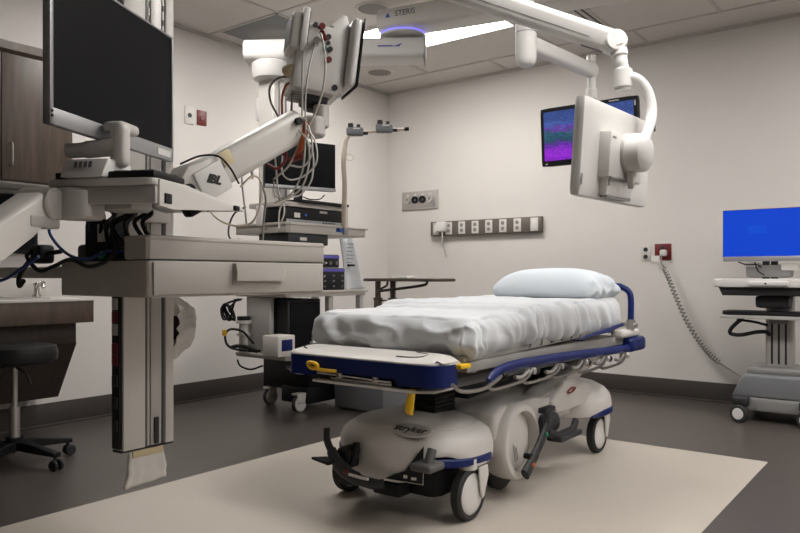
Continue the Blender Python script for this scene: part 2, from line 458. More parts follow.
# coiled cord
t = thing('coiled_cord', 'grey coiled power cord hanging from the red wall socket to the computer cart', 'power cord', (-1.7, YB - .05, 0))
emit('plug', MB().box(-1.735, -1.685, YB - .055, YB - .013, 1.075, 1.125, .012), 'offw', t)
emit('tag', MB().box(-1.80, -1.735, YB - .045, YB - .043, 1.035, 1.08, T=Matrix.Identity(4)), 'paper', t)
base = spline([V((-1.715, 5.55, 1.09)), V((-1.715, 5.53, 1.03)), V((-1.665, 5.52, .93)), V((-1.60, 5.52, .76)), V((-1.52, 5.52, .58)), V((-1.42, 5.52, .42)), V((-1.32, 5.50, .32)), V((-1.20, 5.46, .25)), V((-1.08, 5.40, .20))], 40)
coil = []; L = 0; n0 = 60; n1 = 250
for i, p in enumerate(base):
    if i and i % 1 == 0: pass
tot = len(base)
for k in range((n1 - n0) * 3):
    f = n0 + k / 3; i = int(f); p = base[i].lerp(base[i + 1], f - i); tt = (base[i + 1] - base[i - 1]).normalized()
    u = V((0, 1, 0)); u = (u - tt * u.dot(tt)).normalized(); w = tt.cross(u); an = k * 2 * PI / 18
    coil.append(p + (u * math.cos(an) + w * math.sin(an)) * .015)
path = base[:n0 - 4:6] + coil + base[n1 + 4::6]
emit('cord', MB().tube(path, .0052, n=6, smooth=False), 'gcable', t)
# ------------------------------------------------------------------ the stretcher
BX = -1.74
bed = thing('hospital_stretcher', 'wheeled hospital stretcher with navy trim standing on the cream floor', 'stretcher', (BX, 2.97, 0))
# foot end: navy skirt with an opening, pale domed cap
def skirt_path():
    pts = []
    pts += [(-2.135, 2.20), (-2.135, 2.10)]
    for k in range(7):
        a = math.radians(180 + 90 * k / 6); pts.append((-2.095 + .04 * math.cos(a), 2.08 + .04 * math.sin(a)))
    for x in (-2.0, -1.99, -1.9, -1.8, -1.7, -1.58, -1.57): pts.append((x, 2.04))
    for k in range(9):
        a = math.radians(270 + 90 * k / 8); pts.append((-1.472 + .085 * math.cos(a), 2.125 + .085 * math.sin(a)))
    pts += [(-1.387, 2.14), (-1.390, 2.165)]
    return pts
P = skirt_path(); rows = []
c0 = V((-1.74, 2.2))
for (x, y) in P:
    hole = -1.995 < x < -1.575 and y < 2.05
    zb = .556 if hole else .535
    d = V((x, y)) - c0; inn = V((x, y)) - V((0 if y < 2.06 and -2.05 < x < -1.45 else (math.copysign(.03, d.x)), -.03 if y < 2.12 else 0))
    rows.append([(x, y, zb), (x, y, .60), (x + 0, y, .612), (inn.x, inn.y, .616), (inn.x, inn.y, zb)])
mb = MB(); mb.grid([list(map(V, r)) for r in rows], close=True)
mb._new(rows[0], [(0, 1, 2, 3, 4)]); mb._new(rows[-1], [(0, 1, 2, 3, 4)])
emit('foot_skirt', mb, 'navy', bed)
# cap: sweep of an arched section along X with rounded ends
mb = MB(); rows = []
for k in range(25):
    t = k / 24; x = -2.135 + (-1.392 + 2.135) * t
    e = max(0, (abs(t - .5) - .5 + .14) / .14) if t > .5 else max(0, (.5 - t - .5 + .05) / .05)
    sh = 1 - (1 - math.sqrt(max(0, 1 - e * e))) * (.75 if t > .5 else .5)
    y0 = 2.042 + (.075 * (1 - math.sqrt(max(0, 1 - e * e))) if t > .5 else .02 * (1 - math.sqrt(max(0, 1 - e * e))))
    rows.append([V((x, y0, .610)), V((x, y0, .617)), V((x, y0 + .004, .6215)), V((x, 2.08, .617 + .016 * sh)), V((x, 2.12, .617 + .024 * sh)), V((x, 2.16, .617 + .029 * sh)), V((x, 2.175, .617 + .027 * sh)), V((x, 2.19, .612 + .010 * sh)), V((x, 2.195, .605))])
mb.grid(rows); mb._new(rows[0], [tuple(range(9))]); mb._new(rows[-1], [tuple(range(9))])
cap = emit('foot_cap', mb, 'offw', bed, label='pale domed top of the foot end')
mb = MB(); mb.tube([(-2.075, 2.16, .6465), (-2.10, 2.13, .643), (-2.09, 2.095, .638), (-2.06, 2.082, .635)], .0022, n=6); mb.tube([(-1.56, 2.15, .6465), (-1.50, 2.135, .642), (-1.50, 2.095, .637), (-1.545, 2.08, .6345), (-1.60, 2.078, .634)], .0022, n=6)
emit('groove', mb, 'ink', cap)
emit('foot_drawer', MB().box(-2.02, -1.5, 2.07, 2.22, .518, .556, .003), 'dark', bed)
mb = MB(); mb.cyl((-1.97, 2.052, .548), (-1.60, 2.052, .541), .005); mb.cyl((-1.9, 2.055, .53), (-1.6, 2.055, .53), .006); mb.box(-1.87, -1.84, 2.045, 2.07, .535, .556, .003); mb.box(-1.69, -1.66, 2.045, 2.07, .535, .556, .003)
emit('drawer_rod', mb, 'chrome', bed)
mb = MB(); mb.prism([(-1.985, 2.035), (-1.985, 2.2), (-1.43, 2.2), (-1.43, 2.08), (-1.50, 2.035)], .512, .522, 'z', bev=.003)
emit('foot_lip', mb, 'offw', bed)
mb = MB(); mb.tube([(-1.995, 2.036, .566), (-2.005, 2.030, .582), (-1.985, 2.028, .588), (-1.955, 2.028, .582), (-1.955, 2.032, .57), (-1.975, 2.034, .565)], .0075, closed=True); mb.box(-1.96, -1.86, 2.026, 2.045, .556, .568, .004)
emit('release_handle', mb, 'yellow', bed, label='yellow release handle')
mb = MB(); mb.tube([(-1.505, 2.05, .525), (-1.505, 2.038, .49), (-1.507, 2.032, .46), (-1.509, 2.036, .440)], [.015, .017, .019, .017], n=12, flat=.6, up=(1, 0, 0))
emit('hanging_hook', mb, 'yellow', bed, label='yellow hanging pedal hook')

# frame and platform
mb = MB()
for x in (-1.40, -2.10):
    mb.prism([(2.22, .575), (2.22, .612), (2.62, .615), (3.0, .612), (3.9, .60), (3.9, .555), (3.0, .575)], x - .018, x + .018, 'x', bev=.006)
for y in (2.3, 2.9, 3.4, 3.85): mb.box(-2.10, -1.40, y - .02, y + .02, .565, .60, .004)
emit('main_frame', mb, 'shell2', bed)
mb = MB(); mb.prism([(2.21, .612), (2.21, .634), (2.62, .644), (3.70, .668), (3.70, .64), (2.62, .618)], -2.10, -1.392, 'x', bev=.004)
plat = emit('litter_platform', mb, 'shell2', bed)
mb = MB()
for k in range(9):
    y = 2.72 + k * .105; z = .6365 + (y - 2.62) * .021
    mb.prism([(y, z - .013), (y + .012, z - .013), (y + .03, z + .007), (y + .018, z + .007)], -1.392, -1.390, 'x')
emit('slot_mark', mb, 'dark', plat)
emit('foot_latch', MB().box(-1.41, -1.365, 2.15, 2.22, .596, .612, .003), 'yellow', bed, label='yellow latch')
emit('under_tray', MB().box(-2.05, -1.50, 2.34, 3.80, .49, .535, .02), 'sgrey', bed)
mb = MB(); mb.prism([(2.62, .40), (2.50, .49), (3.2, .50), (3.05, .42)], -1.95, -1.62, 'x', bev=.01); emit('under_housing', mb, 'dark', bed)

# lowered side rail: navy flat tube, dark lower bar and polished links
def siderail(x, sgn):
    r = emit('side_rail', MB().tube([(x, 2.33, .530), (x, 2.37, .556), (x, 2.46, .571), (x, 2.62, .574), (x, 3.0, .566), (x, 3.5, .548), (x, 3.90, .535)], .021, n=14, flat=.62, up=(0, 0, 1)), 'navyrail', bed)
    low = MB(); low.tube([(x + sgn * .012, 2.06, .555), (x + sgn * .012, 2.12, .525), (x + sgn * .012, 2.26, .515), (x + sgn * .012, 2.36, .535), (x + sgn * .008, 2.42, .55)], .0075, smooth=True, n=8); emit('rail_link', low, 'dsteel', r)
    for k in range(5):
        y = 2.50 + k * .27; dz = -.0085 * k; low = MB()
        low.tube([(x + sgn * .012, y + .16, .548 + dz), (x + sgn * .014, y + .11, .520 + dz), (x + sgn * .016, y + .03, .508 + dz), (x + sgn * .016, y - .16, .505 + dz), (x + sgn * .014, y - .21, .520 + dz)], .007, n=8, sub=5); emit('rail_link', low, 'dsteel', r)
    for k in range(5):
        y = 2.55 + k * .27; dz = -.0085 * k; kn = MB()
        kn.cyl((x - sgn * .02, y + .11, .540 + dz), (x + sgn * .026, y + .11, .540 + dz), .014, n=14, bev=.003)
        kn.tube([(x, y + .10, .545 + dz), (x + sgn * .01, y + .02, .525 + dz), (x + sgn * .01, y - .04, .53 + dz)], .008, n=8); emit('rail_pivot', kn, 'steel', r)
    for k in range(5):
        y = 2.42 + k * .27; dz = -.0085 * k; kb = MB()
        kb.sphere((x + sgn * .012, y, .545 + dz), .017); emit('rail_knob', kb, 'black', r)
siderail(-1.355, 1); siderail(-2.14, -1)
# head end
for sx, x in ((1, -1.36), (-1, -2.13)):
    emit('head_bumper', MB().rbox(x - .045, x + .03, 3.80, 4.03, .515, .592, .022, 6, 8, 6), 'navy', bed)
    emit('head_cap', MB().rbox(x - .06, x + .015, 3.70, 3.98, .594, .637, .02, 6, 8, 5), 'offw', bed)
emit('head_beam', MB().rbox(-2.10, -1.39, 3.95, 4.02, .52, .588, .02, 12, 5, 5), 'navy', bed)
mb = MB(); mb.prism([(3.14, .632), (3.20, .644), (3.45, .664), (3.66, .680), (3.70, .674), (3.66, .662), (3.45, .644)], -1.352, -1.335, 'x', bev=.004); mb.box(-1.40, -1.34, 3.5, 3.54, .64, .66, .003)
emit('backrest_trim', mb, 'navyrail', bed, label='navy strip along the raised head section')
emit('push_handle', MB().tube([(-1.36, 3.86, .64), (-1.36, 3.86, .70), (-1.36, 3.86, .80), (-1.372, 3.86, .842), (-1.41, 3.86, .865), (-1.46, 3.86, .872), (-1.74, 3.86, .872), (-2.02, 3.86, .872), (-2.07, 3.86, .865), (-2.108, 3.86, .842), (-2.12, 3.86, .80), (-2.12, 3.86, .64)], .0165, n=14), 'navyrail', bed)
for x in (-1.36, -2.12):
    mb = MB(); mb.cyl((x, 3.86, .638), (x, 3.86, .69), .024); mb.box(x - .06, x + .02, 3.84, 3.88, .65, .675, .004); mb.cyl((x - .08, 3.86, .66), (x + .035, 3.86, .66), .012)
    emit('handle_joint', mb, 'steel', bed)
# lift columns
for y, h in ((2.46, .50), (3.45, .50)):
    mb = MB()
    for k in range(8): mb.box(-1.765 - .002 * (k % 2), -1.64 + .002 * (k % 2), y - .075, y + .075, .365 + k * .019, .365 + k * .019 + .018, .004)
    emit('lift_column', mb, 'black', bed)
mb = MB(); mb.prism([(3.0, .37), (3.55, .50), (3.75, .52), (3.75, .49), (3.6, .46), (3.2, .35)], -1.58, -1.47, 'x', bev=.01)
emit('brace_arm', mb, 'shell', bed)

# base covers
def shell(cx, cy, a, b, prof, skirt, e=2.6, n=64, front=-1):
    """domed cover: prof = (scale, z) from the middle outward; skirt(x, y) = height of its lower edge"""
    rows = []
    def pt(s, th):
        c, d = math.cos(th), math.sin(th)
        return cx + s * a * math.copysign(abs(c) ** (2 / e), c), cy + s * b * math.copysign(abs(d) ** (2 / e), d)
    mbx = MB()
    for s, z in prof: rows.append([V((*pt(s, 2 * PI * k / n), z)) for k in range(n)])
    rim = prof[-1][1]
    for f in (.12, .35, .6, .85, 1.):
        r = []
        for k in range(n):
            x, y = pt(prof[-1][0] * (1 + .015 * math.sin(f * PI)), 2 * PI * k / n)
            zb = skirt(x, y); r.append(V((x, y, rim + (zb - rim) * f)))
        rows.append(r)
    r = []
    for k in range(n):
        x, y = pt(prof[-1][0] * .95, 2 * PI * k / n); r.append(V((x, y, skirt(x, y) + .004)))
    rows.append(r)
    mbx.grid(rows, close=True); mbx._new(rows[0], [tuple(range(n))]); return mbx
def sm(x, a, b):
    t = min(1, max(0, (x - a) / (b - a))); return t * t * (3 - 2 * t)
HX, HY = -1.722, 2.37
def skirt_f(x, y):
    z = .20
    if y < 2.32:
        z = .16 + .10 * sm(x, -1.60, -1.49) + .11 * (1 - sm(x, -1.99, -1.90))
        z = z + (.215 - z) * sm(y, 2.2, 2.32)
    return z
HPR = [(.02, .374), (.3, .372), (.5, .367), (.65, .359), (.78, .347), (.9, .327), (.97, .308), (1., .285)]
hood = emit('base_cover', shell(HX, HY, .303, .27, HPR, skirt_f, e=2.4), 'shell', bed, angle=60)
def zt(y):  # height of the cover along its middle line, front side
    s = (HY - y) / .27
    pr = HPR
    for (s0, z0), (s1, z1) in zip(pr, pr[1:]):
        if s0 <= s <= s1: return z0 + (z1 - z0) * (s - s0) / (s1 - s0)
    return .43
ex, eY = -1.598, 2.165
nrm = V((0, -(zt(eY - .02) - zt(eY + .02)) / -.04, 1)); slope = (zt(eY + .03) - zt(eY - .03)) / .06
T = frame((ex, eY, zt(eY) + .001), (1, 0, 0), (0, 1, slope))
mb = MB(); mb.lathe([(0, .0015), (.058, .0015), (.062, .0), (.064, -.006)], T @ Matrix.Diagonal((1.45, .62, 1, 1)), 40)
emb = emit('emblem', mb, 'lgrey', hood)
mb = MB(); mb.text('stryker', .048, T @ Matrix.Translation((0, 0, .0022)), bold=.0006, sx=1.05)
emit('brand_lettering', mb, 'ink', emb)
# groove ring round the cover top
mb = MB(); n = 48; pts = []
for k in range(n):
    th = 2 * PI * k / n; c, d = math.cos(th), math.sin(th); s = .80
    pts.append((HX + s * .303 * math.copysign(abs(c) ** (2 / 2.4), c), HY + s * .27 * math.copysign(abs(d) ** (2 / 2.4), d), .3445))
mb.tube(pts, .0035, n=6, closed=True, smooth=False); emit('cover_seam', mb, 'shell', hood)
# navy corner strips on the covers
def strip(cx, cy, a, b, th0, th1, z0, z1, s=1.012, e=2.6, zr=.0):
    rows = []
    for k in range(17):
        f = k / 16; th = math.radians(th0 + (th1 - th0) * f); c, d = math.cos(th), math.sin(th)
        def q(ss, z): return V((cx + ss * a * math.copysign(abs(c) ** (2 / e), c), cy + ss * b * math.copysign(abs(d) ** (2 / e), d), z))
        g_ = math.sin(min(1, f * 3) * PI / 2)
        zz0 = z0 + zr * (1 - f); zz1 = zz0 + (z1 - z0) * (.35 + .65 * g_)
        rows.append([q(s, zz0), q(s + .02, zz0 + .006), q(s + .02, zz1 - .006), q(s, zz1), q(s - .05, zz1), q(s - .05, zz0)])
    m_ = MB(); m_.grid(rows, close=True); m_._new(rows[0], [tuple(range(6))]); m_._new(rows[-1], [tuple(range(6))]); return m_
emit('corner_bumper', strip(HX, HY, .303, .27, -62, 14, .205, .238, zr=.02, e=2.4), 'navy', bed)
emit('corner_bumper', strip(HX, HY, .303, .27, 242, 166, .205, .238, zr=.02, e=2.4), 'navy', bed)
# mid chassis and rear cover
mb = MB(); mb.rbox(-2.0, -1.52, 2.56, 3.45, .20, .350, .05, 8, 12, 6); emit('chassis', mb, 'shell', bed)
mb = MB(); mb.prism([(2.55, .36), (2.62, .385), (2.9, .38), (3.3, .345), (3.3, .25), (2.55, .25)], -1.66, -1.46, 'x', bev=.02, seg=3); emit('chassis_side', mb, 'shell', bed)
RX, RY = -1.735, 3.60
def skirt_r(x, y): return .175 + .05 * sm(y, 3.5, 3.3)
rear = emit('base_cover', shell(RX, RY, .335, .255, [(.02, .382), (.3, .38), (.55, .374), (.75, .360), (.9, .335), (.97, .31), (1., .285)], lambda x, y: .212), 'shell', bed, angle=60)
emit('corner_bumper', strip(RX, RY, .335, .255, -25, 60, .205, .24), 'navy', bed)
mb = MB(); mb.prism([(3.05, .345), (3.2, .43), (3.45, .40), (3.55, .36), (3.5, .28), (3.1, .27)], -1.60, -1.44, 'x', bev=.025, seg=3); emit('rear_fairing', mb, 'shell', bed)
mb = MB(); mb.tube([(-1.432, 3.20, .372), (-1.43, 3.24, .388), (-1.431, 3.29, .383), (-1.432, 3.25, .368)], .004, closed=True, n=6); emit('cover_badge', mb, 'redc', rear)
# black works under the front cover
mb = MB(); mb.rbox(-1.98, -1.50, 2.19, 2.55, .09, .23, .03, 8, 6, 5); mb.box(-1.75, -1.62, 2.12, 2.20, .095, .15, .01); mb.box(-1.93, -1.84, 2.12, 2.2, .1, .17, .01)
emit('undercarriage', mb, 'black', bed)
# casters
def caster(x, y, ang, blk=True):
    T = Matrix.Translation((x, y, 0)) @ Matrix.Rotation(ang, 4, 'Z')
    R = T @ Matrix.Translation((-.022, 0, .1)) @ Matrix.Rotation(PI / 2, 4, 'Y')
    ty = MB().lathe([(.078, .002), (.09, .0), (.1, .008), (.1, .036), (.09, .044), (.078, .042)], R, 40)
    c = emit('caster', ty, 'rubber', bed)
    hb = MB().lathe([(0, -.004), (.05, -.003), (.076, .003), (.079, .006), (.079, .038), (.076, .041), (.05, .047), (0, .048)], R, 40)
    emit('wheel_disc', hb, 'white', c)
    fk = MB(); fk.prism([(.02, .20), (.085, .20), (.092, .16), (.06, .085), (.045, .075), (.035, .1)], .030, .038, 'x', bev=.003, T=T)
    fk.cyl((0, 0, .195), (0, 0, .235), .035, T=T); fk.box(-.035, .035, .0, .08, .205, .222, .006, T=T)
    emit('fork', fk, 'offw', c)
    return c
caster(-1.445, 2.325, 0); caster(-2.05, 2.335, 0); caster(-1.455, 3.62, 0); caster(-2.03, 3.62, 0)
# big middle wheel housing with its disc
wy, wz, wx = 2.725, .226, -1.425
T = frame((wx - .11, wy, wz), (0, 1, 0), (0, 0, 1))
hs = emit('drive_wheel_housing', MB().lathe([(0, 0), (.14, 0), (.160, .01), (.165, .05), (.162, .10), (.150, .115), (.130, .118), (.125, .105), (.125, .075), (0, .07)], T, 56), 'shell', bed)
emit('wheel_cover', MB().lathe([(0, .100), (.05, .098), (.085, .092), (.108, .083), (.121, .080), (.123, .07)], T, 48), 'offw', hs)
T2 = frame((wx - .10, wy + .02, .115), (0, 1, 0), (0, 0, 1))
emit('drive_wheel', MB().lathe([(.05, 0), (.10, 0), (.113, .01), (.113, .04), (.10, .05), (.05, .05)], Matrix.Translation((-.045, 0, 0)) @ T2, 40), 'rubber', bed)
mb = MB(); Tt = frame((wx + .0105, wy - .055, wz - .05), (0, .25, -.97), (0, .97, .25))
for k in range(3): mb.box(-.05 + .012 * k, .03, .012 * k, .012 * k + .004, 0, .0006, T=Tt @ Matrix.Translation((0, 0, -.019)))
emit('wheel_lettering', mb, 'inkgrey', hs)
# steering / brake pedals at the side
px = wx + .035
mb = MB(); mb.tube([(px, 2.90, .33), (px, 2.885, .27), (px + .01, 2.80, .21), (px + .015, 2.70, .14), (px + .015, 2.655, .11)], [.015, .014, .014, .016, .017], n=12, flat=1.7, up=(1, 0, 0)); mb.box(px - .03, px + .01, 2.86, 2.96, .325, .35, .006)
ped = emit('side_pedal', mb, 'dark', bed)
mb = MB(); mb.cyl((px - .01, 2.70, .175), (px + .02, 2.70, .175), .012); emit('pedal_knob', mb, 'black', ped)
emit('pedal_mark', MB().box(px + .026, px + .032, 2.69, 2.715, .135, .15, .002), 'orange', ped)
emit('pedal_mark', MB().box(px + .018, px + .025, 2.835, 2.855, .235, .25, .002), 'green', ped)
mb = MB(); mb.rbox(-1.56, -1.42, 2.94, 3.12, .20, .30, .04, 6, 6, 5); mb.tube([(-1.43, 2.98, .22), (-1.40, 3.05, .19), (-1.39, 3.15, .20), (-1.40, 3.22, .235)], .022, n=10, flat=.7); mb.rbox(-1.45, -1.37, 3.0, 3.24, .172, .2, .012, 6, 8, 4)
emit('brake_pedal', mb, 'dark', bed)
# front pedals
fy = 2.055
mb = MB(); mb.tube([(-1.917, fy - .01, .335), (-1.905, fy - .02, .29), (-1.865, fy - .03, .245), (-1.82, fy - .035, .205), (-1.76, fy - .03, .175), (-1.68, fy - .02, .162), (-1.64, fy, .165)], [.009, .010, .014, .017, .015, .012, .010], n=14, flat=1.7, up=(0, -1, 0))
fp = emit('foot_pedal', mb, 'dark', bed)
mb = MB(); mb.prism([(-1.975, 2.02), (-1.86, 1.99), (-1.85, 2.09), (-1.90, 2.10)], .208, .220, 'z', bev=.004); mb.rbox(-1.87, -1.80, 2.04, 2.14, .19, .27, .02, 5, 5, 5); mb.tube([(-1.795, 2.08, .29), (-1.79, 2.07, .25), (-1.80, 2.06, .21)], .014); emit('pedal_plate', mb, 'black', fp)
emit('pedal_mark', MB().tube([(-1.765, fy - .052, .190), (-1.72, fy - .048, .186), (-1.68, fy - .042, .184)], .006, n=8), 'offw', fp)
emit('pedal_mark', MB().box(-1.785, -1.765, fy - .062, fy - .056, .19, .205, .002), 'red', fp)
mb = MB(); mb.rbox(-1.510, -1.415, 2.03, 2.13, .238, .268, .0145, 8, 8, 5); mb.cyl((-1.455, 2.07, .255), (-1.455, 2.10, .31), .017)
emit('foot_pedal', mb, 'dgrey', bed)
TL = frame((-1.66, 2.085, .165), (1, .36, 0), (0, 0, 1))
mb = MB(); mb.prism([(0, .01), (.08, .045), (.155, .145), (.15, .0)], 0, .006, 'z', T=TL); lab = emit('pedal_label', mb, 'black', bed)
mb = MB(); mb.tube([TL @ V((0, .01, .007)), TL @ V((.15, 0, .007)), TL @ V((.155, .145, .007))], .0016, n=6, smooth=False); mb.box(.075, .09, .018, .03, .0065, .0075, T=TL); mb.box(.105, .125, .014, .024, .0065, .0075, T=TL)
emit('label_mark', mb, 'offw', lab)

# mattress under the sheet, sheet, pillow
def lift(y): return .006 * sm(y, 2.25, 2.6) + .03 * sm(y, 2.60, 2.70)
emit_m = MB().rbox(-2.13, -1.382, 2.225, 3.72, .648, .69, .015, 12, 24, 4, fn=lambda p, n: (p.x, p.y, p.z + lift(p.y) * .8 - .003))
solo('mattress', emit_m, 'mattress', 'grey mattress covered by the creased white sheet on the stretcher', 'mattress')
def sheet_fn(p, n):
    x, y, z = p
    z2 = z + lift(y) * min(1, max(.15, (z - .63) / .11))
    hz = max(0, min(1, (.80 - z) / .16))          # 0 on top, 1 at the hem
    if z < .70:                                   # hem height varies along the bed
        z2 += -.008 * noise.noise(V((x * 5, y * 7, 3))) + .004
        if x > -1.45 and y < 2.30: z2 -= .020 * (1 - sm(abs(y - 2.235), .0, .07))
    side = abs(n.x) > .5; foot = n.y < -.5
    d = 0.
    if side:
        f = 10 if y > 2.62 else 5
        d = .024 * (.3 + hz) * noise.noise(V((y * f * 1.6 + z * 5, z * 3, 1.7))) + .011 * noise.noise(V((y * 24 + z * 8, z * 5, 8)))
        d += .012 * (.25 + hz) * (1 - abs(noise.noise(V((y * 9 + z * 7, z * 4 + y * 2, 6))))) ** 5
        if x > -1.7: d += .02 * math.exp(-((y - 2.66) / .03) ** 2) * math.sin((z - .6) * 18) * .6 + .010 * math.exp(-((y - 2.70 - (z - .7) * .3) / .014) ** 2) - .012 * math.exp(-((y - 2.645 + (z - .7) * .2) / .014) ** 2)
    elif foot:
        d = .022 * noise.noise(V((x * 5 + z * 11, z * 9 - x * 4, 4))) + .006 * hz * noise.noise(V((x * 20, z * 8, 2)))
        d += .014 * (.2 + hz) * math.sin((x + 2.13) * 45 + z * 50) * math.exp(-((x + 2.02) / .10) ** 2)
        d += .012 * (1 - abs(noise.noise(V((x * 5 - z * 8, z * 10 + x * 3, 6))))) ** 5
        d += .02 * hz * (math.exp(-((x + 1.78) / .22) ** 2))
    else:
        d = .004 * noise.noise(V((x * 3, y * 3, 5))) + .005 * math.exp(-((y - 2.655 - .05 * (x + 1.4)) / .012) ** 2) * (noise.noise(V((x * 5, 1, 1))) + .6) - .004 * math.exp(-((y - 2.69 - .05 * (x + 1.4)) / .012) ** 2)
        d += .006 * (1 - abs(noise.noise(V((x * 4 + y * 1.5, y * 2.2 - x, 9))))) ** 6 + .004 * (1 - abs(noise.noise(V((x * 7 - y * 3, y * 5 + x * 2, 4))))) ** 7
        d += .003 * abs(noise.noise(V((x * 9 + y * 2, y * 4 - x * 2, 2)))) * 1.5
    dirn = V((n.x, n.y, n.z * .5 if side or foot else n.z))
    q = V((x, y, z2)) + dirn * d
    if x > -1.45 and y < 2.33 and z < .74:         # bunched corner
        q.x += .012 * math.sin(y * 150) * hz; q.y += .01 * math.sin(z * 80) * hz
    return q
mb = MB().rbox(-2.162, -1.362, 2.195, 3.745, .628, .772, .058, 76, 170, 20, fn=sheet_fn)
# open the underside so that it is a draped cloth
dl = [f for f in mb.bm.faces if f.calc_center_median().z < .68 and abs(f.normal.z) > .8 and -2.12 < f.calc_center_median().x < -1.40 and 2.24 < f.calc_center_median().y < 3.71]
bmesh.ops.delete(mb.bm, geom=dl, context='FACES')
solo('bed_sheet', mb, 'sheet', 'creased white sheet drawn over the stretcher mattress', 'bed sheet', angle=180)
def pil(p, n):
    u = (p.x + 1.68) / .305; v = (p.y - 3.585) / .20; w = (p.z - .88) / .08
    # thin towards the edges like a stuffed bag
    e = (1 - abs(u) ** 4 * .55) * (1 - abs(v) ** 3 * .7)
    z = .802 + (p.z - .80) * (.22 + .78 * e) if p.z > .80 else p.z
    z += .006 * noise.noise(V((p.x * 7, p.y * 7, p.z * 9)))
    x = p.x; y = p.y
    if u > .8:
        k = (u - .8) / .2; z += .034 * noise.noise(V((y * 26, x * 14, 3))) * k + .012 * k; x += .02 * noise.noise(V((y * 16, z * 20, 1))) * k
    return (x, y, max(z, .799))
mb = MB().rbox(-1.985, -1.375, 3.40, 3.78, .80, .965, .07, 40, 28, 14, fn=pil)
solo('pillow', mb, 'pillow', 'plump white pillow lying at the head of the stretcher', 'pillow', angle=180)
# ------------------------------------------------------------------ cabinet, counter and stool along the side wall
t = thing('wall_cabinet', 'walnut wall cabinet mounted high on the side wall', 'cabinet', (-4.245, 1.2, 1.44))
emit('body', MB().box(XL, -4.09, .1, 2.176, 1.445, 2.15, .002), 'wood', t)
emit('underside', MB().box(XL, -4.085, .1, 2.176, 1.437, 1.446, .001), 'under', t)
emit('crown_trim', MB().prism([(XL, 2.15), (-4.075, 2.15), (-4.06, 2.165), (-4.06, 2.21), (XL, 2.21)], .08, 2.19, 'y', bev=.003), 'wood', t)
for k in range(4):
    y1 = 2.172 - .40 * k
    d = emit('door', MB().box(-4.09, -4.07, y1 - .394, y1, 1.455, 2.145, .002), 'wood', t)
    yh = y1 - .35 if k % 2 == 0 else y1 - .045
    h = MB().tube([(-4.07, yh, 1.655), (-4.045, yh, 1.65), (-4.04, yh, 1.60), (-4.045, yh, 1.54), (-4.07, yh, 1.535)], .005, n=8); emit('handle', h, 'steel', d)
t = thing('dark_wall_screen', 'black blank screen on the side wall under the walnut cabinet', 'screen', (-4.40, 1.55, 1.06))
t.name = 'wall_screen'; ROOTLOC['wall_screen'] = V((-4.40, 1.55, 1.06))
emit('housing', MB().box(XL, -4.375, .98, 2.12, 1.06, 1.41, .004), 'black', t)
emit('display', MB().box(-4.377, -4.373, 1.0, 2.10, 1.08, 1.39), 'screen', t)
t = thing('sink_counter', 'walnut fronted counter with a pale top along the side wall', 'counter', (-4.1, 1.3, 0))
emit('worktop', MB().box(XL, -3.845, -.1, 2.185, .785, .80, .003), 'worktop', t)
emit('backsplash', MB().box(XL, -4.40, -.1, 2.185, .80, .885, .003), 'worktop', t)
emit('apron', MB().box(XL, -3.85, -.1, 2.18, .665, .785, .002), 'wood', t)
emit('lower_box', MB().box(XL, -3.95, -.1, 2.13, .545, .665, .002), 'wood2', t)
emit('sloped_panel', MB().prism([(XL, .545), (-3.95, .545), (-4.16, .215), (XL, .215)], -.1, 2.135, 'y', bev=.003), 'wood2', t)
emit('sink_bowl', MB().prism(rrect(.40, .50, .08, cx=-4.12, cy=1.75), .801, .806, 'z', bev=.002), 'steel', t)
t = thing('tap', 'small chrome tap at the back of the pale counter', 'tap', (-4.33, 2.09, .80))
mb = MB(); mb.cyl((-4.33, 2.09, .801), (-4.33, 2.09, .815), .026); mb.cyl((-4.33, 2.09, .81), (-4.33, 2.09, .87), .016); mb.tube([(-4.33, 2.09, .85), (-4.30, 2.085, .875), (-4.24, 2.08, .875), (-4.22, 2.075, .855)], .011, n=10)
emit('spout', mb, 'chrome', t)
mb = MB(); mb.cyl((-4.33, 2.09, .87), (-4.33, 2.09, .885), .02); mb.tube([(-4.33, 2.09, .885), (-4.34, 2.12, .892), (-4.35, 2.15, .89)], .006); emit('lever', mb, 'chrome', t)

t = thing('rolling_stool', 'black five-wheeled rolling stool under the walnut counter', 'stool', (-3.62, 1.64, 0))
sx_, sy_ = -3.62, 1.64
emit('seat', MB().lathe([(0, .505), (.17, .505), (.19, .515), (.195, .55), (.185, .583), (.15, .592), (0, .588)], Matrix.Translation((sx_, sy_, 0)), 40), 'black', t)
mb = MB(); mb.cyl((sx_, sy_, .08), (sx_, sy_, .29), .025); mb.cyl((sx_, sy_, .28), (sx_, sy_, .50), .014); emit('gas_column', mb, 'steel', t)
mb = MB(); mb.box(sx_ - .09, sx_ + .09, sy_ - .09, sy_ + .09, .49, .506, .004); mb.tube([(sx_, sy_, .485), (sx_ + .05, sy_ + .02, .46), (sx_ + .07, sy_ + .035, .43), (sx_ + .075, sy_ + .04, .40)], .006); emit('seat_plate', mb, 'dark', t)
mb = MB(); mb.cyl((sx_, sy_, .075), (sx_, sy_, .14), .04)
emit('base_hub', mb, 'black', t)
for k in range(5):
    a = math.radians(16 + 72 * k); T = Matrix.Translation((sx_, sy_, 0)) @ Matrix.Rotation(a, 4, 'Z')
    l = emit('base_arm', MB().prism([(.02, .075), (.02, .12), (.10, .118), (.28, .088), (.28, .066), (.10, .082)], -.02, .02, 'y', bev=.006, T=T), 'black', t)
    w = MB(); 
    for q in (-1, 1): w.cyl((.27, q * .010, .028), (.27, q * .026, .028), .027, bev=.005, n=20, T=T)
    w.cyl((.262, 0, .03), (.262, 0, .075), .007, T=T)
    emit('caster', w, 'dark', l)

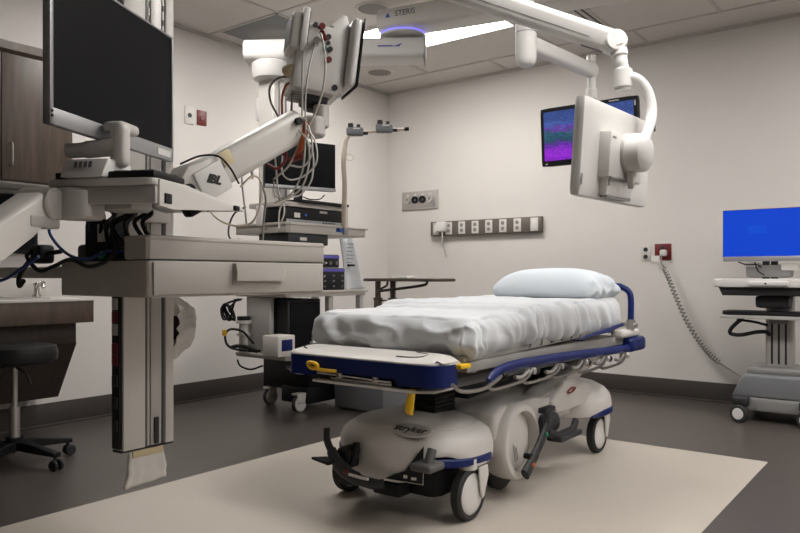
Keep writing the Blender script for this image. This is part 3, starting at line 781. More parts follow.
# ------------------------------------------------------------------ the near equipment column
t = thing('equipment_column', 'ceiling-hung grey equipment column with a wide drawer unit, beside the bed', 'equipment column', (-2.14, 1.345, .37))
emit('column_body', MB().prism([(-2.05, 1.254), (-2.092, 1.249), (-2.23, 1.335), (-2.23, 1.436), (-2.05, 1.436)], .378, H, 'z', bev=.003), 'offw', t)
emit('end_plate', MB().prism([(-2.048, 1.252), (-2.092, 1.247), (-2.231, 1.333), (-2.231, 1.438), (-2.048, 1.438)], .372, .380, 'z', bev=.002), 'dark', t)
pn = emit('front_panel', MB().box(-2.05, -2.04, 1.254, 1.330, .380, H, .002), 'offw', t)
pn = emit('front_panel', MB().box(-2.05, -2.04, 1.405, 1.436, .380, H, .002), 'offw', t)
for y in (1.336, 1.40): emit('rail_slot', MB().box(-2.052, -2.044, y - .004, y + .004, .381, H), 'dgrey', t)
rl = emit('front_rail', MB().box(-2.05, -2.043, 1.352, 1.392, .381, H, .002), 'lgrey', t)
mb = MB()
for k in range(27):
    z = 1.44 + k * .047
    for y in (1.3455, 1.3975): mb.box(-2.046, -2.0425, y - .0025, y + .0025, z, z + .028)
emit('rail_slot_plate', mb, 'white', rl)
emit('rail_stop', MB().box(-2.043, -2.036, 1.362, 1.378, .385, .47, .002), 'dark', t)
sd = emit('socket_panel', MB().box(-2.092, -2.05, 1.244, 1.256, .385, .87, .002), 'black', t)
for k, (m_, z) in enumerate((('lgrey', .84), ('red', .80), ('lgrey', .76), ('red', .70), ('red', .665), ('dark', .60), ('dark', .53), ('dark', .46))):
    emit('socket', MB().box(-2.086, -2.056, 1.239, 1.2455, z - .018, z + .018, .003), m_, sd)
# drawer unit
emit('upper_tray', MB().prism([(-1.70, 1.047), (-1.605, 1.047), (-1.597, 1.055), (-1.597, 1.689), (-1.605, 1.697), (-2.037, 1.697), (-2.037, 1.24), (-1.70, 1.24)], .972, 1.034, 'z', bev=.005), 'shelf', t)
emit('drawer_case', MB().prism(rrect(.436, .646, .012, cx=-1.817, cy=1.372), .874, .969, 'z', bev=.005), 'shelf', t)
emit('drawer_gap', MB().box(-2.02, -1.605, 1.06, 1.685, .966, .975), 'black', t)
dr = emit('drawer', MB().box(-1.60, -1.592, 1.062, 1.680, .880, .966, .003), 'shelf', t)
mb = MB(); mb.prism([(-1.592, .965), (-1.578, .965), (-1.574, .94), (-1.574, .915), (-1.592, .918)], 1.315, 1.50, 'y', bev=.003); mb.box(-1.593, -1.590, 1.312, 1.503, .905, .966)
emit('drawer_handle', mb, 'shelf', dr)
emit('bracket', MB().box(-2.06, -2.0, 1.27, 1.42, .90, 1.02, .006), 'lgrey', t)
emit('side_beam', MB().box(-3.0, -2.035, 1.065, 1.125, .922, .957, .004), 'shelf', t)
mb = MB(); mb.box(-2.04, -2.02, 1.28, 1.41, 1.10, 1.20, .008); emit('cover_plate', mb, 'offw', t)
emit('bumper', MB().tube([(-1.698, 1.048, 1.024), (-1.605, 1.048, 1.024), (-1.599, 1.058, 1.024), (-1.599, 1.690, 1.024)], .004, smooth=False, n=6), 'shelf', t)
# things on and about the column
t = thing('paper_bag', 'crumpled white paper taped under the bottom end of the column', 'paper bag', (-2.05, 1.33, .25))
rows = []
for i in range(11):
    f = i / 10; r = []
    for j in range(13):
        g_ = j / 12; yy = 1.278 + .118 * g_ + .012 * f * (1 if g_ > .5 else -1.2) + .006 * noise.noise(V((f * 4, g_ * 3, 6))); z = .372 - .115 * f + .012 * g_ * f
        r.append(V((-2.046 + .012 * math.sin(f * 3) + .006 * noise.noise(V((yy * 30, z * 30, 1))), yy, z)))
    rows.append(r)
emit('bag', MB().grid(rows), 'paper', t, angle=180, solid=.012)
emit('tape', MB().box(-2.046, -2.038, 1.285, 1.395, .352, .374, .002), 'tape', t)
t = thing('wrapped_roll', 'clear-wrapped roll of white tape hanging behind the column', 'roll', (-2.10, 1.49, .65))
T = frame((-2.15, 1.465, .755), (.5, .866, 0), (0, 0, 1))
rl = emit('roll', MB().lathe([(.058, 0), (.095, 0), (.098, .01), (.098, .05), (.095, .06), (.058, .06), (.058, 0)], T, 40), 'paper', t)
emit('core', MB().cyl(T @ V((0, 0, .005)), T @ V((0, 0, .052)), .058), 'brown', t)
rows = []
for i in range(9):
    r = []
    for j in range(13):
        a = math.radians(-80 + 185 * j / 12); rr = (.106 if i < 6 else .106 - .018 * (i - 5)) + .022 * noise.noise(V((i * .8, j * .9, 2)))
        r.append(T @ V((rr * math.cos(a), rr * math.sin(a) * 1.08, -.02 + .016 * i + .012 * noise.noise(V((i * 1.3, j * 1.1, 7))))))
    rows.append(r)
emit('wrapper', MB().grid(rows), 'plasticbag', t, angle=20)
mb = MB(); mb.tube([T @ V((.0, .10, .03)), T @ V((-.02, .13, .03)), T @ V((-.06, .15, .03))], .004); emit('hanging_loop', mb, 'cable', t)

# keyboard tray with its own arm, in a turned frame (x along the tray, y towards the rear)
P0 = V((-1.40, .945, 0)); RZ = math.atan2(.892, -.452)
tr = thing('keyboard_tray_arm', 'grey keyboard tray on a jointed arm under the large dark monitor', 'keyboard tray', P0, RZ)
emit('tray_top', MB().prism(rrect(.19, .27, .02, cx=.075, cy=.135), 1.133, 1.149, 'z', bev=.004), 'offw', tr)
emit('tray_side', MB().prism([(0, 1.147), (0, 1.086), (.06, 1.084), (.44, 1.114), (.48, 1.124)], -.004, .012, 'y', bev=.003), 'offw', tr)
emit('tray_end', MB().box(-.012, .0, 0, .26, 1.092, 1.132, .004), 'lgrey', tr)
emit('mouse_wing', MB().prism([(.15, 1.148), (.49, 1.123), (.49, 1.116), (.15, 1.136)], .0, .25, 'y', bev=.002), 'white', tr)
for q in ((.40, .43, -.012, .03, 1.112, 1.126, .003), (.02, .05, -.008, -.001, 1.095, 1.118, .002)): emit('end_cap', MB().box(*q), 'black', tr)
mb = MB(); mb.box(.06, .16, .10, .2, 1.085, 1.134, .012); mb.cyl((.02, .21, 1.06), (.02, .21, 1.13), .055, bev=.006); emit('tray_bracket', mb, 'lgrey', tr)
mb = MB(); mb.prism([(-.02, 1.112), (-.085, 1.112), (-.30, .985), (-.42, .90), (-.42, .835), (-.30, .905), (-.12, 1.025), (-.04, 1.055)], .225, .295, 'y', bev=.012, seg=3)
emit('swing_arm', mb, 'offw', tr)
mb = MB(); mb.cyl((-.05, .215, 1.09), (-.05, .303, 1.09), .036, bev=.004); mb.box(-.125, -.03, .222, .298, 1.035, 1.06, .004); emit('arm_joint', mb, 'lgrey', tr)
kb = thing('keyboard', 'flat black keyboard lying on the grey tray beneath the big monitor', 'keyboard', P0, RZ)
emit('keyboard_case', MB().box(-.012, .135, .004, .25, 1.151, 1.166, .004), 'black', kb)
mb = MB()
for r_ in range(5):
    for c_ in range(11): mb.box(.004 + .024 * r_, .022 + .024 * r_, .012 + .021 * c_, .029 + .021 * c_, 1.165, 1.1695, .001, 1)
emit('keys', mb, 'dark', kb)
mn = thing('large_monitor', 'large dark switched-off monitor in a silver frame, on the column arm', 'monitor', P0, RZ)
mx0, mx1, my = -.152, .366, .172
emit('back_housing', MB().rbox(mx0 + .07, mx1 - .06, my - .002, my + .035, 1.262, 1.575, .012, 8, 4, 8), 'silver', mn)
fr = MB(); z0, z1 = 1.246, 1.592
fr.box(mx0, mx0 + .012, my - .014, my + .004, z0, z1, .002); fr.box(mx1 - .006, mx1, my - .014, my + .004, z0, z1, .002); fr.box(mx0, mx1, my - .014, my + .004, z1 - .006, z1, .002); fr.box(mx0, mx1, my - .014, my + .004, z0, z0 + .036, .002)
emit('bezel', fr, 'silver', mn)
emit('display', MB().box(mx0 + .011, mx1 - .005, my - .011, my, z0 + .035, z1 - .005), 'screen', mn)
mb = MB(); mb.box(mx1 - .085, mx1 - .018, my - .0155, my - .0135, z0 + .009, z0 + .026); emit('maker_plate', mb, 'white', mn)
mb = MB(); mb.cyl((mx0 + .006, my - .016, z0 + .018), (mx0 + .006, my - .013, z0 + .018), .003); mb.cyl((mx0 + .006, my - .016, z0 + .028), (mx0 + .006, my - .013, z0 + .028), .003); emit('bezel_screw', mb, 'ink', mn)
st = MB(); st.rbox(.015, .055, .095, .135, 1.18, 1.285, .016, 6, 6, 8); st.rbox(.02, .10, .10, .155, 1.262, 1.288, .012, 6, 6, 4)
st.tube([(.035, .12, 1.232), (.035, .17, 1.226), (.03, .245, 1.222)], [.022, .021, .018], n=12)
emit('stand_neck', st, 'offw', mn)
bs = emit('stand_base', MB().prism([(-.035, 1.151), (.085, 1.151), (.085, 1.19), (.06, 1.20), (-.01, 1.195), (-.03, 1.165)], .115, .222, 'y', bev=.006), 'white', mn)
T = frame((-.028, .168, 1.178), (0, -1, 0), (.25, 0, 1)); mb = MB()
for k in range(4): mb.box(-.02 + .012 * k, -.012 + .012 * k, -.006, .008, .0015, .003, T=T)
emit('stand_label', mb, 'inkgrey', bs)

# adaptors and leads on top of the drawer unit
t = thing('power_adapter', 'black power adapter with a white tag, standing on the drawer unit', 'adapter', (-1.83, 1.12, .973))
T = Matrix.Translation((-1.91, 1.12, .975)) @ Matrix.Rotation(math.radians(20), 4, 'Z')
emit('case', MB().rbox(-.05, .05, -.035, .035, 0, .115, .012, 6, 5, 5, T=T), 'black', t)
emit('tag', MB().box(.0, .04, -.0375, -.036, .05, .10, T=T), 'paper', t)
t = thing('power_adapter', 'lower black power adapter lying on the drawer unit, next to the tagged one', 'adapter', (-1.95, 1.12, .973))
T = Matrix.Translation((-2.01, 1.14, .973)) @ Matrix.Rotation(math.radians(-8), 4, 'Z')
emit('case', MB().rbox(-.06, .06, -.03, .03, 0, .05, .012, 6, 5, 4, T=T), 'black', t)
t = thing('cable_bundle', 'tangle of black leads hanging down from the keyboard tray', 'cables', (-1.75, 1.12, .973))
random.seed(3)
for k in range(12):
    x = -1.92 + .018 * k; y = 1.10 + .008 * (k % 3)
    emit('lead', MB().tube([(x + random.uniform(-.03, .03), y, 1.128), (x + random.uniform(-.02, .03), y + .01, 1.10), (x + random.uniform(-.03, .03), y - .02, 1.07), (x + random.uniform(-.05, .05), y, 1.01), (x + random.uniform(-.04, .04), y, .981)], .006, n=8), 'black' if k % 4 else 'dark', t)
for k, (m_, x, y) in enumerate((('orange', -1.735, 1.08), ('green', -1.715, 1.085), ('green', -1.84, 1.065))):
    T = Matrix.Translation((x, y, .986)) @ Matrix.Rotation(math.radians(-35), 4, 'Z') @ Matrix.Rotation(math.radians(100), 4, 'Y')
    emit('plug', MB().cyl((0, 0, -.016), (0, 0, .022), .009, bev=.002, T=T), m_, t)
t = thing('blue_cable', 'blue network cable looping in front of the drawer unit', 'cable', (-1.75, 1.03, .95))
emit('cable', MB().tube([(-1.74, 1.10, .99), (-1.76, 1.045, .995), (-1.79, 1.025, .985), (-1.83, 1.02, .975), (-1.92, 1.02, .985), (-1.98, 1.01, 1.02), (-2.0, 1.0, 1.06), (-1.985, 1.02, 1.09)], .0042, n=8), 'blue', t)
t = thing('blue_cable', 'second blue cable end hanging at the frame edge below the swing arm', 'cable', (-2.12, 1.0, .93))
emit('cable', MB().tube([(-2.06, 1.0, .985), (-2.12, .985, .955), (-2.2, .97, .92), (-2.3, .96, .91)], .0048, n=8), 'blue', t)
t = thing('black_lead', 'black power lead drooping in loops over the drawer unit front edge', 'cable', (-1.8, 1.03, .93))
emit('lead', MB().tube([(-1.72, 1.09, 1.00), (-1.72, 1.045, 1.01), (-1.73, 1.03, .985), (-1.76, 1.025, .965), (-1.84, 1.025, .955), (-1.93, 1.025, .975), (-2.02, 1.02, .955), (-2.08, 1.01, .945), (-2.13, 1.0, .985), (-2.1, 1.0, 1.0)], .006, n=8), 'black', t)
emit('lead', MB().tube([(-2.02, 1.045, 1.0), (-2.10, 1.01, .985), (-2.17, 1.0, .935), (-2.165, .995, .90), (-2.13, .99, .915)], .007, n=8), 'black', t)
emit('clamp', MB().rbox(-2.12, -2.06, 1.0, 1.05, .965, 1.02, .012, 5, 5, 5), 'black', t)

# ------------------------------------------------------------------ patient monitor on its spring arm
ar = thing('spring_arm', 'white slanting spring arm with a black-lettered label, reaching up from the column', 'support arm', (-1.75, 1.31, 1.1))
lo, hi = V((-1.768, 1.28, 1.185)), V((-1.702, 1.682, 1.430))
ax = (hi - lo); T = frame(lo, ax, (-1, .1, 0)); L = ax.length
# local: x along the arm, y into the depth, z up
emit('arm_tube', MB().prism(rrect(.09, .102, .026, 5), .02, L - .01, 'x', bev=.004, T=T), 'offw', ar)
emit('arm_elbow', MB().prism([(-.03, -.045), (.10, -.06), (.13, .045), (.02, .058), (-.035, .03)], -.052, .052, 'y', bev=.008, T=T), 'offw', ar)
lb = emit('arm_label', MB().box(.015, .115, -.062, -.052, -.056, .034, .003, T=T), 'white', ar)
mb = MB(); mb.text('IBL', .034, T @ frame((.066, -.0625, -.008), (1, 0, -.75), (.75, 0, 1)), bold=.0022, font_shear=.25); emit('label_lettering', mb, 'ink', lb)
emit('pivot_cap', MB().cyl(T @ V((-.015, -.062, .0)), T @ V((-.015, -.048, .0)), .017, n=18), 'black', ar); emit('pivot_cap', MB().cyl(T @ V((L - .035, -.06, .02)), T @ V((L - .035, -.047, .02)), .012, n=18), 'black', ar)
kn = MB(); kn.rbox(-.05, .01, -.055, -.01, -.075, -.02, .012, 5, 5, 5, T=T); kn.tube([T @ V((-.02, -.06, -.04)), T @ V((.0, -.065, -.06)), T @ V((.01, -.06, -.075))], .010); emit('arm_lock', kn, 'black', ar)
emit('arm_base', MB().prism([(-2.055, 1.32), (-2.055, 1.40), (-1.80, 1.31), (-1.76, 1.27), (-1.78, 1.24), (-1.83, 1.25)], 1.165, 1.215, 'z', bev=.008), 'offw', ar)
emit('tape_patch', MB().box(.125, .165, -.051, -.0485, .005, .05, .001, T=T), 'tape', ar)
mb = MB(); mb.tube([T @ V(p) for p in ((.04, .03, .062), (.08, -.02, .064), (.115, -.056, .045), (.13, -.0655, .0), (.135, -.064, -.055))], .0032, n=6); emit('cable_strap', mb, 'black', ar)
ht = V(hi); fwd_ = V((-.606, .7955, 0)); rgt = V((.7955, .606, 0))
mb = MB(); c_ = hi + rgt * .042 + fwd_ * .03; mb.cyl(c_ + V((0, 0, -.035)), c_ + V((0, 0, .03)), .042, bev=.006); mb.box(-.07, .0, -.03, .03, -.025, .02, .006, T=frame(c_, rgt, fwd_)); emit('pivot_block', mb, 'lgrey', ar)
c2 = c_ + rgt * .026 + fwd_ * .02; mb = MB(); mb.cyl(c2 + V((0, 0, .0)), c2 + V((.0, 0, .075)), .026, bev=.004); emit('swivel_post', mb, 'lgrey', ar)

pc = V((-1.655, 1.735, 1.655))
pm = thing('patient_monitor', 'white patient monitor seen from its socket side, raised on the spring arm', 'patient monitor', (-1.655, 1.735, 1.53))
T = frame(pc, (.540, .841, 0), (-.841, .540, 0)) @ Matrix.Rotation(math.radians(7), 4, 'Y')
emit('housing', MB().rbox(-.085, .078, 0, .17, -.112, .115, .014, 8, 8, 8, T=T), 'white', pm)
fp_ = emit('display_unit', MB().rbox(.092, .128, -.025, .17, -.075, .158, .016, 5, 10, 10, T=T), 'white', pm)
emit('display_edge', MB().rbox(.1265, .134, -.026, .172, -.076, .16, .0035, 3, 8, 8, T=T), 'black', fp_)
emit('back_ridge', MB().prism([(.05, -.10), (.092, -.10), (.092, .13), (.078, .168), (.062, .168), (.02, .12), (.05, .1)], .01, .19, 'y', bev=.008, T=T), 'white', pm)
md = emit('side_module', MB().rbox(-.108, -.055, -.015, .11, .01, .135, .01, 6, 8, 8, T=T), 'white', pm)
emit('module_screen', MB().box(-.1095, -.107, .0, .098, .025, .122, T=T), 'black', md)
emit('module_frame', MB().box(-.060, -.052, -.02, .11, .01, .140, .002, T=T), 'black', md)
mb = MB()
emit('module_plate', MB().box(-.078, -.056, -.026, -.014, .0, .150, .004, T=T), 'white', md)
for k, (x, z, m_, r) in enumerate(((-.03, .105, 'dark', .008), (-.008, .105, 'red', .011), (.018, .075, 'dark', .009), (.028, .035, 'dark', .009), (.028, .0, 'red', .010), (.02, .055, 'dark', .006), (.012, .035, 'green', .006), (-.02, .055, 'lgrey', .011))):
    emit('socket', MB().cyl((x, .003, z), (x, -.008, z), r, n=16, T=T), m_, pm)
mb = MB()
for k in range(6): mb.box(-.07, .06, .02 + k * .028, .034 + k * .028, -.119, -.113, T=T)
emit('vent_slot', mb, 'lgrey', pm)
mb = MB(); mb.box(-.03, .05, .03, .14, -.142, -.112, .006, T=T); mb.cyl((.008, .08, -.16), (.008, .08, -.12), .03, T=T); emit('mount', mb, 'dark', pm)
mb = MB(); mb.cyl((.06, -.004, -.088), (.06, .004, -.088), .010, T=T); emit('mount_screw', mb, 'ink', pm)
mb = MB(); mb.tube([T @ V((-.10, .05, -.055)), T @ V((-.085, .03, -.05)), T @ V((-.07, .03, -.05))], .02); emit('side_connector', mb, 'tape', pm)
mb = MB(); mb.cyl((.006, -.005, .065), (-.012, -.03, .075), .009, T=T); emit('cable_plug', mb, 'red', pm)
mb = MB(); mb.cyl((-.02, -.005, .045), (-.03, -.05, .038), .012, T=T); emit('cable_plug', mb, 'lgrey', pm)
def D(x, y, d):
    r = (x - 400) / 715; u = (275 - y) / 715
    return V((d * (-.606 + r * .7955), d * (.7955 + r * .606), .932 + u * d))
# (points below are room positions, read off once from picture position and distance)
cb = [
 ([(-1.628, 1.69, 1.705), (-1.655, 1.66, 1.66), (-1.66, 1.655, 1.56), (-1.665, 1.66, 1.46), (-1.675, 1.655, 1.36), (-1.72, 1.65, 1.29), (-1.80, 1.66, 1.255)], .0045, 'cable'),
 ([(-1.62, 1.70, 1.72), (-1.60, 1.685, 1.70), (-1.59, 1.69, 1.62), (-1.605, 1.69, 1.52), (-1.64, 1.675, 1.43), (-1.69, 1.655, 1.365), (-1.76, 1.65, 1.34), (-1.83, 1.66, 1.36)], .0045, 'cable'),
 ([(-1.63, 1.69, 1.70), (-1.64, 1.665, 1.60), (-1.65, 1.66, 1.50), (-1.65, 1.66, 1.38), (-1.665, 1.66, 1.27), (-1.71, 1.655, 1.20), (-1.79, 1.66, 1.175)], .004, 'cable'),
 ([(-1.74, 1.69, 1.60), (-1.80, 1.68, 1.60), (-1.83, 1.67, 1.57), (-1.825, 1.67, 1.52), (-1.795, 1.675, 1.47), (-1.77, 1.67, 1.43)], .0045, 'gcable'),
 ([(-1.735, 1.69, 1.58), (-1.76, 1.68, 1.57), (-1.78, 1.68, 1.53), (-1.778, 1.68, 1.45)], .0045, 'orange'),
 ([(-1.745, 1.70, 1.58), (-1.745, 1.69, 1.50), (-1.745, 1.69, 1.43)], .005, 'gcable'),
 ([(-1.66, 1.64, 1.40), (-1.63, 1.65, 1.36), (-1.635, 1.66, 1.29), (-1.665, 1.66, 1.22), (-1.73, 1.66, 1.19), (-1.80, 1.67, 1.20), (-1.82, 1.68, 1.25)], .0045, 'cable'),
 ([(-1.71, 1.63, 1.38), (-1.72, 1.64, 1.34), (-1.735, 1.65, 1.31), (-1.78, 1.66, 1.29), (-1.84, 1.67, 1.31)], .006, 'redc'),
 ([(-1.655, 1.67, 1.43), (-1.66, 1.66, 1.37), (-1.69, 1.66, 1.32)], .012, 'orange'),
 ([(-1.66, 1.66, 1.32), (-1.70, 1.66, 1.315), (-1.72, 1.66, 1.31)], .012, 'redc'),
 ([(-1.72, 1.60, 1.40), (-1.84, 1.66, 1.42), (-1.93, 1.69, 1.40), (-1.965, 1.70, 1.34), (-1.955, 1.70, 1.28)], .0045, 'cable'),
 ([(-1.74, 1.60, 1.39), (-1.85, 1.66, 1.41), (-1.91, 1.68, 1.39), (-1.94, 1.69, 1.33), (-1.94, 1.69, 1.27)], .006, 'offw'),
 ([(-1.78, 1.62, 1.40), (-1.84, 1.65, 1.39), (-1.88, 1.66, 1.35), (-1.885, 1.66, 1.31)], .008, 'redc'),
 ([(-1.71, 1.44, 1.20), (-1.69, 1.47, 1.235), (-1.685, 1.50, 1.22), (-1.70, 1.51, 1.15), (-1.72, 1.50, 1.10), (-1.76, 1.48, 1.085), (-1.80, 1.44, 1.10), (-1.82, 1.40, 1.14)], .0045, 'tube'),
 ([(-1.67, 1.66, 1.43), (-1.62, 1.67, 1.37), (-1.62, 1.68, 1.30), (-1.67, 1.68, 1.26), (-1.74, 1.68, 1.25), (-1.79, 1.69, 1.28), (-1.80, 1.70, 1.34)], .004, 'offw'),
 ([(-1.69, 1.67, 1.40), (-1.64, 1.68, 1.34), (-1.65, 1.69, 1.25), (-1.70, 1.69, 1.20), (-1.76, 1.69, 1.19), (-1.80, 1.69, 1.16), (-1.81, 1.69, 1.09)], .004, 'offw'),
 ([(-1.76, 1.62, 1.38), (-1.80, 1.67, 1.30), (-1.81, 1.69, 1.22), (-1.79, 1.70, 1.15), (-1.83, 1.70, 1.08)], .0045, 'cable'),
 ([(-1.665, 1.66, 1.45), (-1.64, 1.67, 1.40), (-1.64, 1.68, 1.33), (-1.68, 1.68, 1.29), (-1.75, 1.69, 1.30)], .0045, 'offw'),
 ([(-1.685, 1.50, 1.22), (-1.69, 1.525, 1.17), (-1.705, 1.53, 1.10), (-1.71, 1.53, 1.038)], .004, 'gcable'),
]
for pts, r, m_ in cb: emit('lead_cable', MB().tube(pts, r * (.72 if m_ in ('cable', 'offw', 'tube') else .85), n=8), 'white' if m_ == 'offw' else m_, pm)
# ------------------------------------------------------------------ the far ceiling arm and the endoscopy tower
J = V((-2.832, 3.751, 0)); C = V((-3.545, 3.258, 0)); U = V((-1.55, 4.02, 0))
t = thing('ceiling_boom', 'white two-part ceiling boom arm carrying the equipment tower, with a violet light ring', 'ceiling arm', (U.x, U.y, 2.30))
def bar(a, b, z0, z1, w, ext_a=0, ext_b=0, r=.03):
    d = (b - a).normalized(); a2 = a - d * ext_a; b2 = b + d * ext_b; L = (b2 - a2).length
    T = frame((a2.x, a2.y, (z0 + z1) / 2), (d.x, d.y, 0), (-d.y, d.x, 0)); m_ = MB()
    m_.prism(rrect(w, z1 - z0, r, 5), 0, L, 'x', bev=.012, seg=3, T=T); return m_, T, L
m_, T1, L1 = bar(C, J, 2.335, 2.465, .22, .17, .14); lowa = emit('lower_arm', m_, 'white', t)
m_, T2, L2 = bar(J, U, 2.525, 2.665, .22, .14, .12); upa = emit('upper_arm', m_, 'offw', t)
jb = emit('joint', MB().lathe([(0, 2.484), (.13, 2.484), (.15, 2.49), (.15, 2.50), (.14, 2.515), (.15, 2.53), (0, 2.53)], Matrix.Translation((J.x, J.y, 0)), 48), 'offw', t)
emit('light_ring', MB().lathe([(.142, 2.500), (.1525, 2.502), (.1525, 2.510), (.142, 2.512)], Matrix.Translation((J.x, J.y, 0)), 48), 'led', jb)
emit('end_cap', MB().prism(rrect(.225, .155, .03, 5), L1, L1 + .012, 'x', bev=.004, T=T1), 'lgrey', lowa)
mb = MB(); mb.cyl((U.x, U.y, 2.66), (U.x, U.y, H), .12, n=40); emit('ceiling_mount', mb, 'white', t)
mb = MB(); mb.text('STERIS', .05, T2 @ frame((.205, -.1105, .018), (1, 0, 0), (0, 0, 1)), bold=.0006); emit('brand_lettering', mb, 'inkgrey', upa)
mb = MB(); mb.prism([(0, 0), (.035, 0), (.0175, .032)], 0, .0012, 'z', T=T2 @ frame((.065, -.1105, .002), (1, 0, 0), (0, 0, 1))); emit('brand_emblem', mb, 'bluelabel', upa)
mb = MB(); mb.box(L1 - .30, L1 - .20, -.1115, -.1105, .0, .008, T=T1); mb.prism([(L1 - .20, .0), (L1 - .14, .022), (L1 - .16, .0)], -.1115, -.1105, 'y', T=T1); emit('brand_emblem', mb, 'purple', lowa)

tw = thing('equipment_tower', 'ceiling-hung tower of beige shelves beyond the near column', 'equipment tower', (-3.45, 3.45, .37))
emit('hub_drum', MB().lathe([(0, 2.215), (.10, 2.215), (.125, 2.225), (.135, 2.26), (.135, 2.325), (.12, 2.334), (0, 2.334)], Matrix.Translation((C.x, C.y, 0)), 48), 'white', tw)
emit('column', MB().prism(rrect(.15, .16, .015, cx=C.x, cy=C.y + .02), .40, 2.22, 'z', bev=.003), 'offw', tw)
mb = MB()
for y in (C.y - .01, C.y + .05): mb.box(C.x + .0745, C.x + .078, y - .006, y + .006, .42, 2.2)
emit('column_slot', mb, 'mgrey', tw)
mb = MB(); mb.box(C.x - .12, C.x - .075, C.y - .04, C.y + .04, 1.96, 2.12, .01); emit('handle_block', mb, 'white', tw)
def tshelf(z0, z1, bump=True, x0=-3.70, x1=-3.215, y0=3.082, y1=3.84):
    o = emit('shelf', MB().prism([(x0, y0), (x1 - .02, y0), (x1, y0 + .02), (x1, y1 - .02), (x1 - .02, y1), (x0, y1)], z0, z1, 'z', bev=.004), 'shelf', tw)
    if bump: emit('edge_lip', MB().prism([(x0 + .0, y0 - .006), (x1 - .018, y0 - .006), (x1 + .006, y0 + .018), (x1 + .006, y1 + .004), (x0, y1 + .004)], z1 - .018, z1 - .002, 'z', bev=.002), 'shelf', o)
    return o
s1 = tshelf(1.195, 1.262); s2 = tshelf(.792, .832); s3 = tshelf(.40, .43)
o = emit('blue_panel', MB().box(-3.217, -3.211, 3.52, 3.585, 1.218, 1.25, .002), 'bluelabel', s1)
emit('panel_screen', MB().box(-3.2115, -3.2095, 3.525, 3.55, 1.222, 1.246, .001), 'black', o)
for (x, y) in ((-3.26, 3.50), (-3.66, 3.78), (-3.25, 3.80)):
    emit('post', MB().box(x - .02, x + .02, y - .02, y + .02, .43, .79, .003), 'lgrey', tw)
emit('post', MB().box(-3.62, -3.40, 3.10, 3.14, .43, .79, .004), 'lgrey', tw)
emit('back_post', MB().box(-3.66, -3.62, 3.76, 3.80, .83, 1.195, .003), 'lgrey', tw)
emit('keyboard_shelf', MB().prism(rrect(.36, .60, .03, cx=-3.42, cy=3.39), 1.362, 1.39, 'z', bev=.004), 'shelf', tw)
emit('shelf_riser', MB().box(-3.58, -3.54, 3.16, 3.62, 1.262, 1.362, .003), 'lgrey', tw)
emit('shelf_riser', MB().box(-3.60, -3.25, 3.66, 3.685, 1.262, 1.362, .003), 'lgrey', tw)

t = thing('video_recorder', 'black video recorder on the upper shelf of the tower under the keyboard', 'recorder', (-3.38, 3.36, 1.262))
emit('case', MB().box(-3.52, -3.25, 3.10, 3.62, 1.264, 1.355, .004), 'black', t)
emit('front', MB().box(-3.25, -3.243, 3.10, 3.62, 1.264, 1.282, .002), 'silver', t)
emit('label', MB().box(-3.2505, -3.248, 3.17, 3.22, 1.295, 1.325), 'paper', t)
mb = MB(); mb.cyl((-3.25, 3.27, 1.315), (-3.245, 3.27, 1.315), .009); emit('power_button', mb, 'bluelabel', t)
mb = MB()
for k in range(5): mb.box(-3.2435, -3.241, 3.42 + .025 * k, 3.435 + .025 * k, 1.268, 1.277)
emit('button_row', mb, 'dark', t)
emit('label', MB().box(-3.2505, -3.248, 3.40, 3.47, 1.335, 1.35), 'lgrey', t)
t = thing('keyboard', 'thin black keyboard on the tower below its small screen', 'keyboard', (-3.33, 3.42, 1.39))
emit('keyboard_case', MB().prism(rrect(.16, .46, .01, cx=-3.29, cy=3.42), 1.391, 1.408, 'z', bev=.003), 'black', t)
mb = MB()
for r_ in range(4):
    for c_ in range(16): mb.box(-3.355 + .03 * r_, -3.332 + .03 * r_, 3.205 + .027 * c_, 3.227 + .027 * c_, 1.4075, 1.411)
emit('keys', mb, 'dark', t)
a, b = V((-3.395, 3.06, 0)), V((-3.222, 3.525, 0)); d = (b - a).normalized()
mt = thing('tower_monitor', 'black switched-off monitor standing on the equipment tower', 'monitor', (-3.31, 3.30, 1.39))
T = frame((a.x, a.y, 0), (d.x, d.y, 0), (-d.y, d.x, 0)); W = (b - a).length
emit('housing', MB().box(0, W, .006, .045, 1.485, 1.80, .006, T=T), 'dark', mt)
emit('display', MB().box(.004, W - .004, -.001, .007, 1.505, 1.796, .001, T=T), 'screen', mt)
emit('chin', MB().box(0, W, -.004, .008, 1.484, 1.506, .002, T=T), 'silver', mt)
mb = MB(); mb.box(W / 2 - .03, W / 2 + .03, .045, .065, 1.41, 1.62, .005, T=T); mb.box(W / 2 - .11, W / 2 + .11, -.02, .15, 1.3915, 1.402, .004, T=T); emit('stand', mb, 'dark', mt)
mb = MB(); mb.tube([T @ V(p) for p in ((W / 2 + .02, .02, 1.44), (W / 2 + .06, .0, 1.425), (W / 2 + .13, .0, 1.43), (W / 2 + .17, .01, 1.46))], .004); emit('lead', mb, 'black', mt)

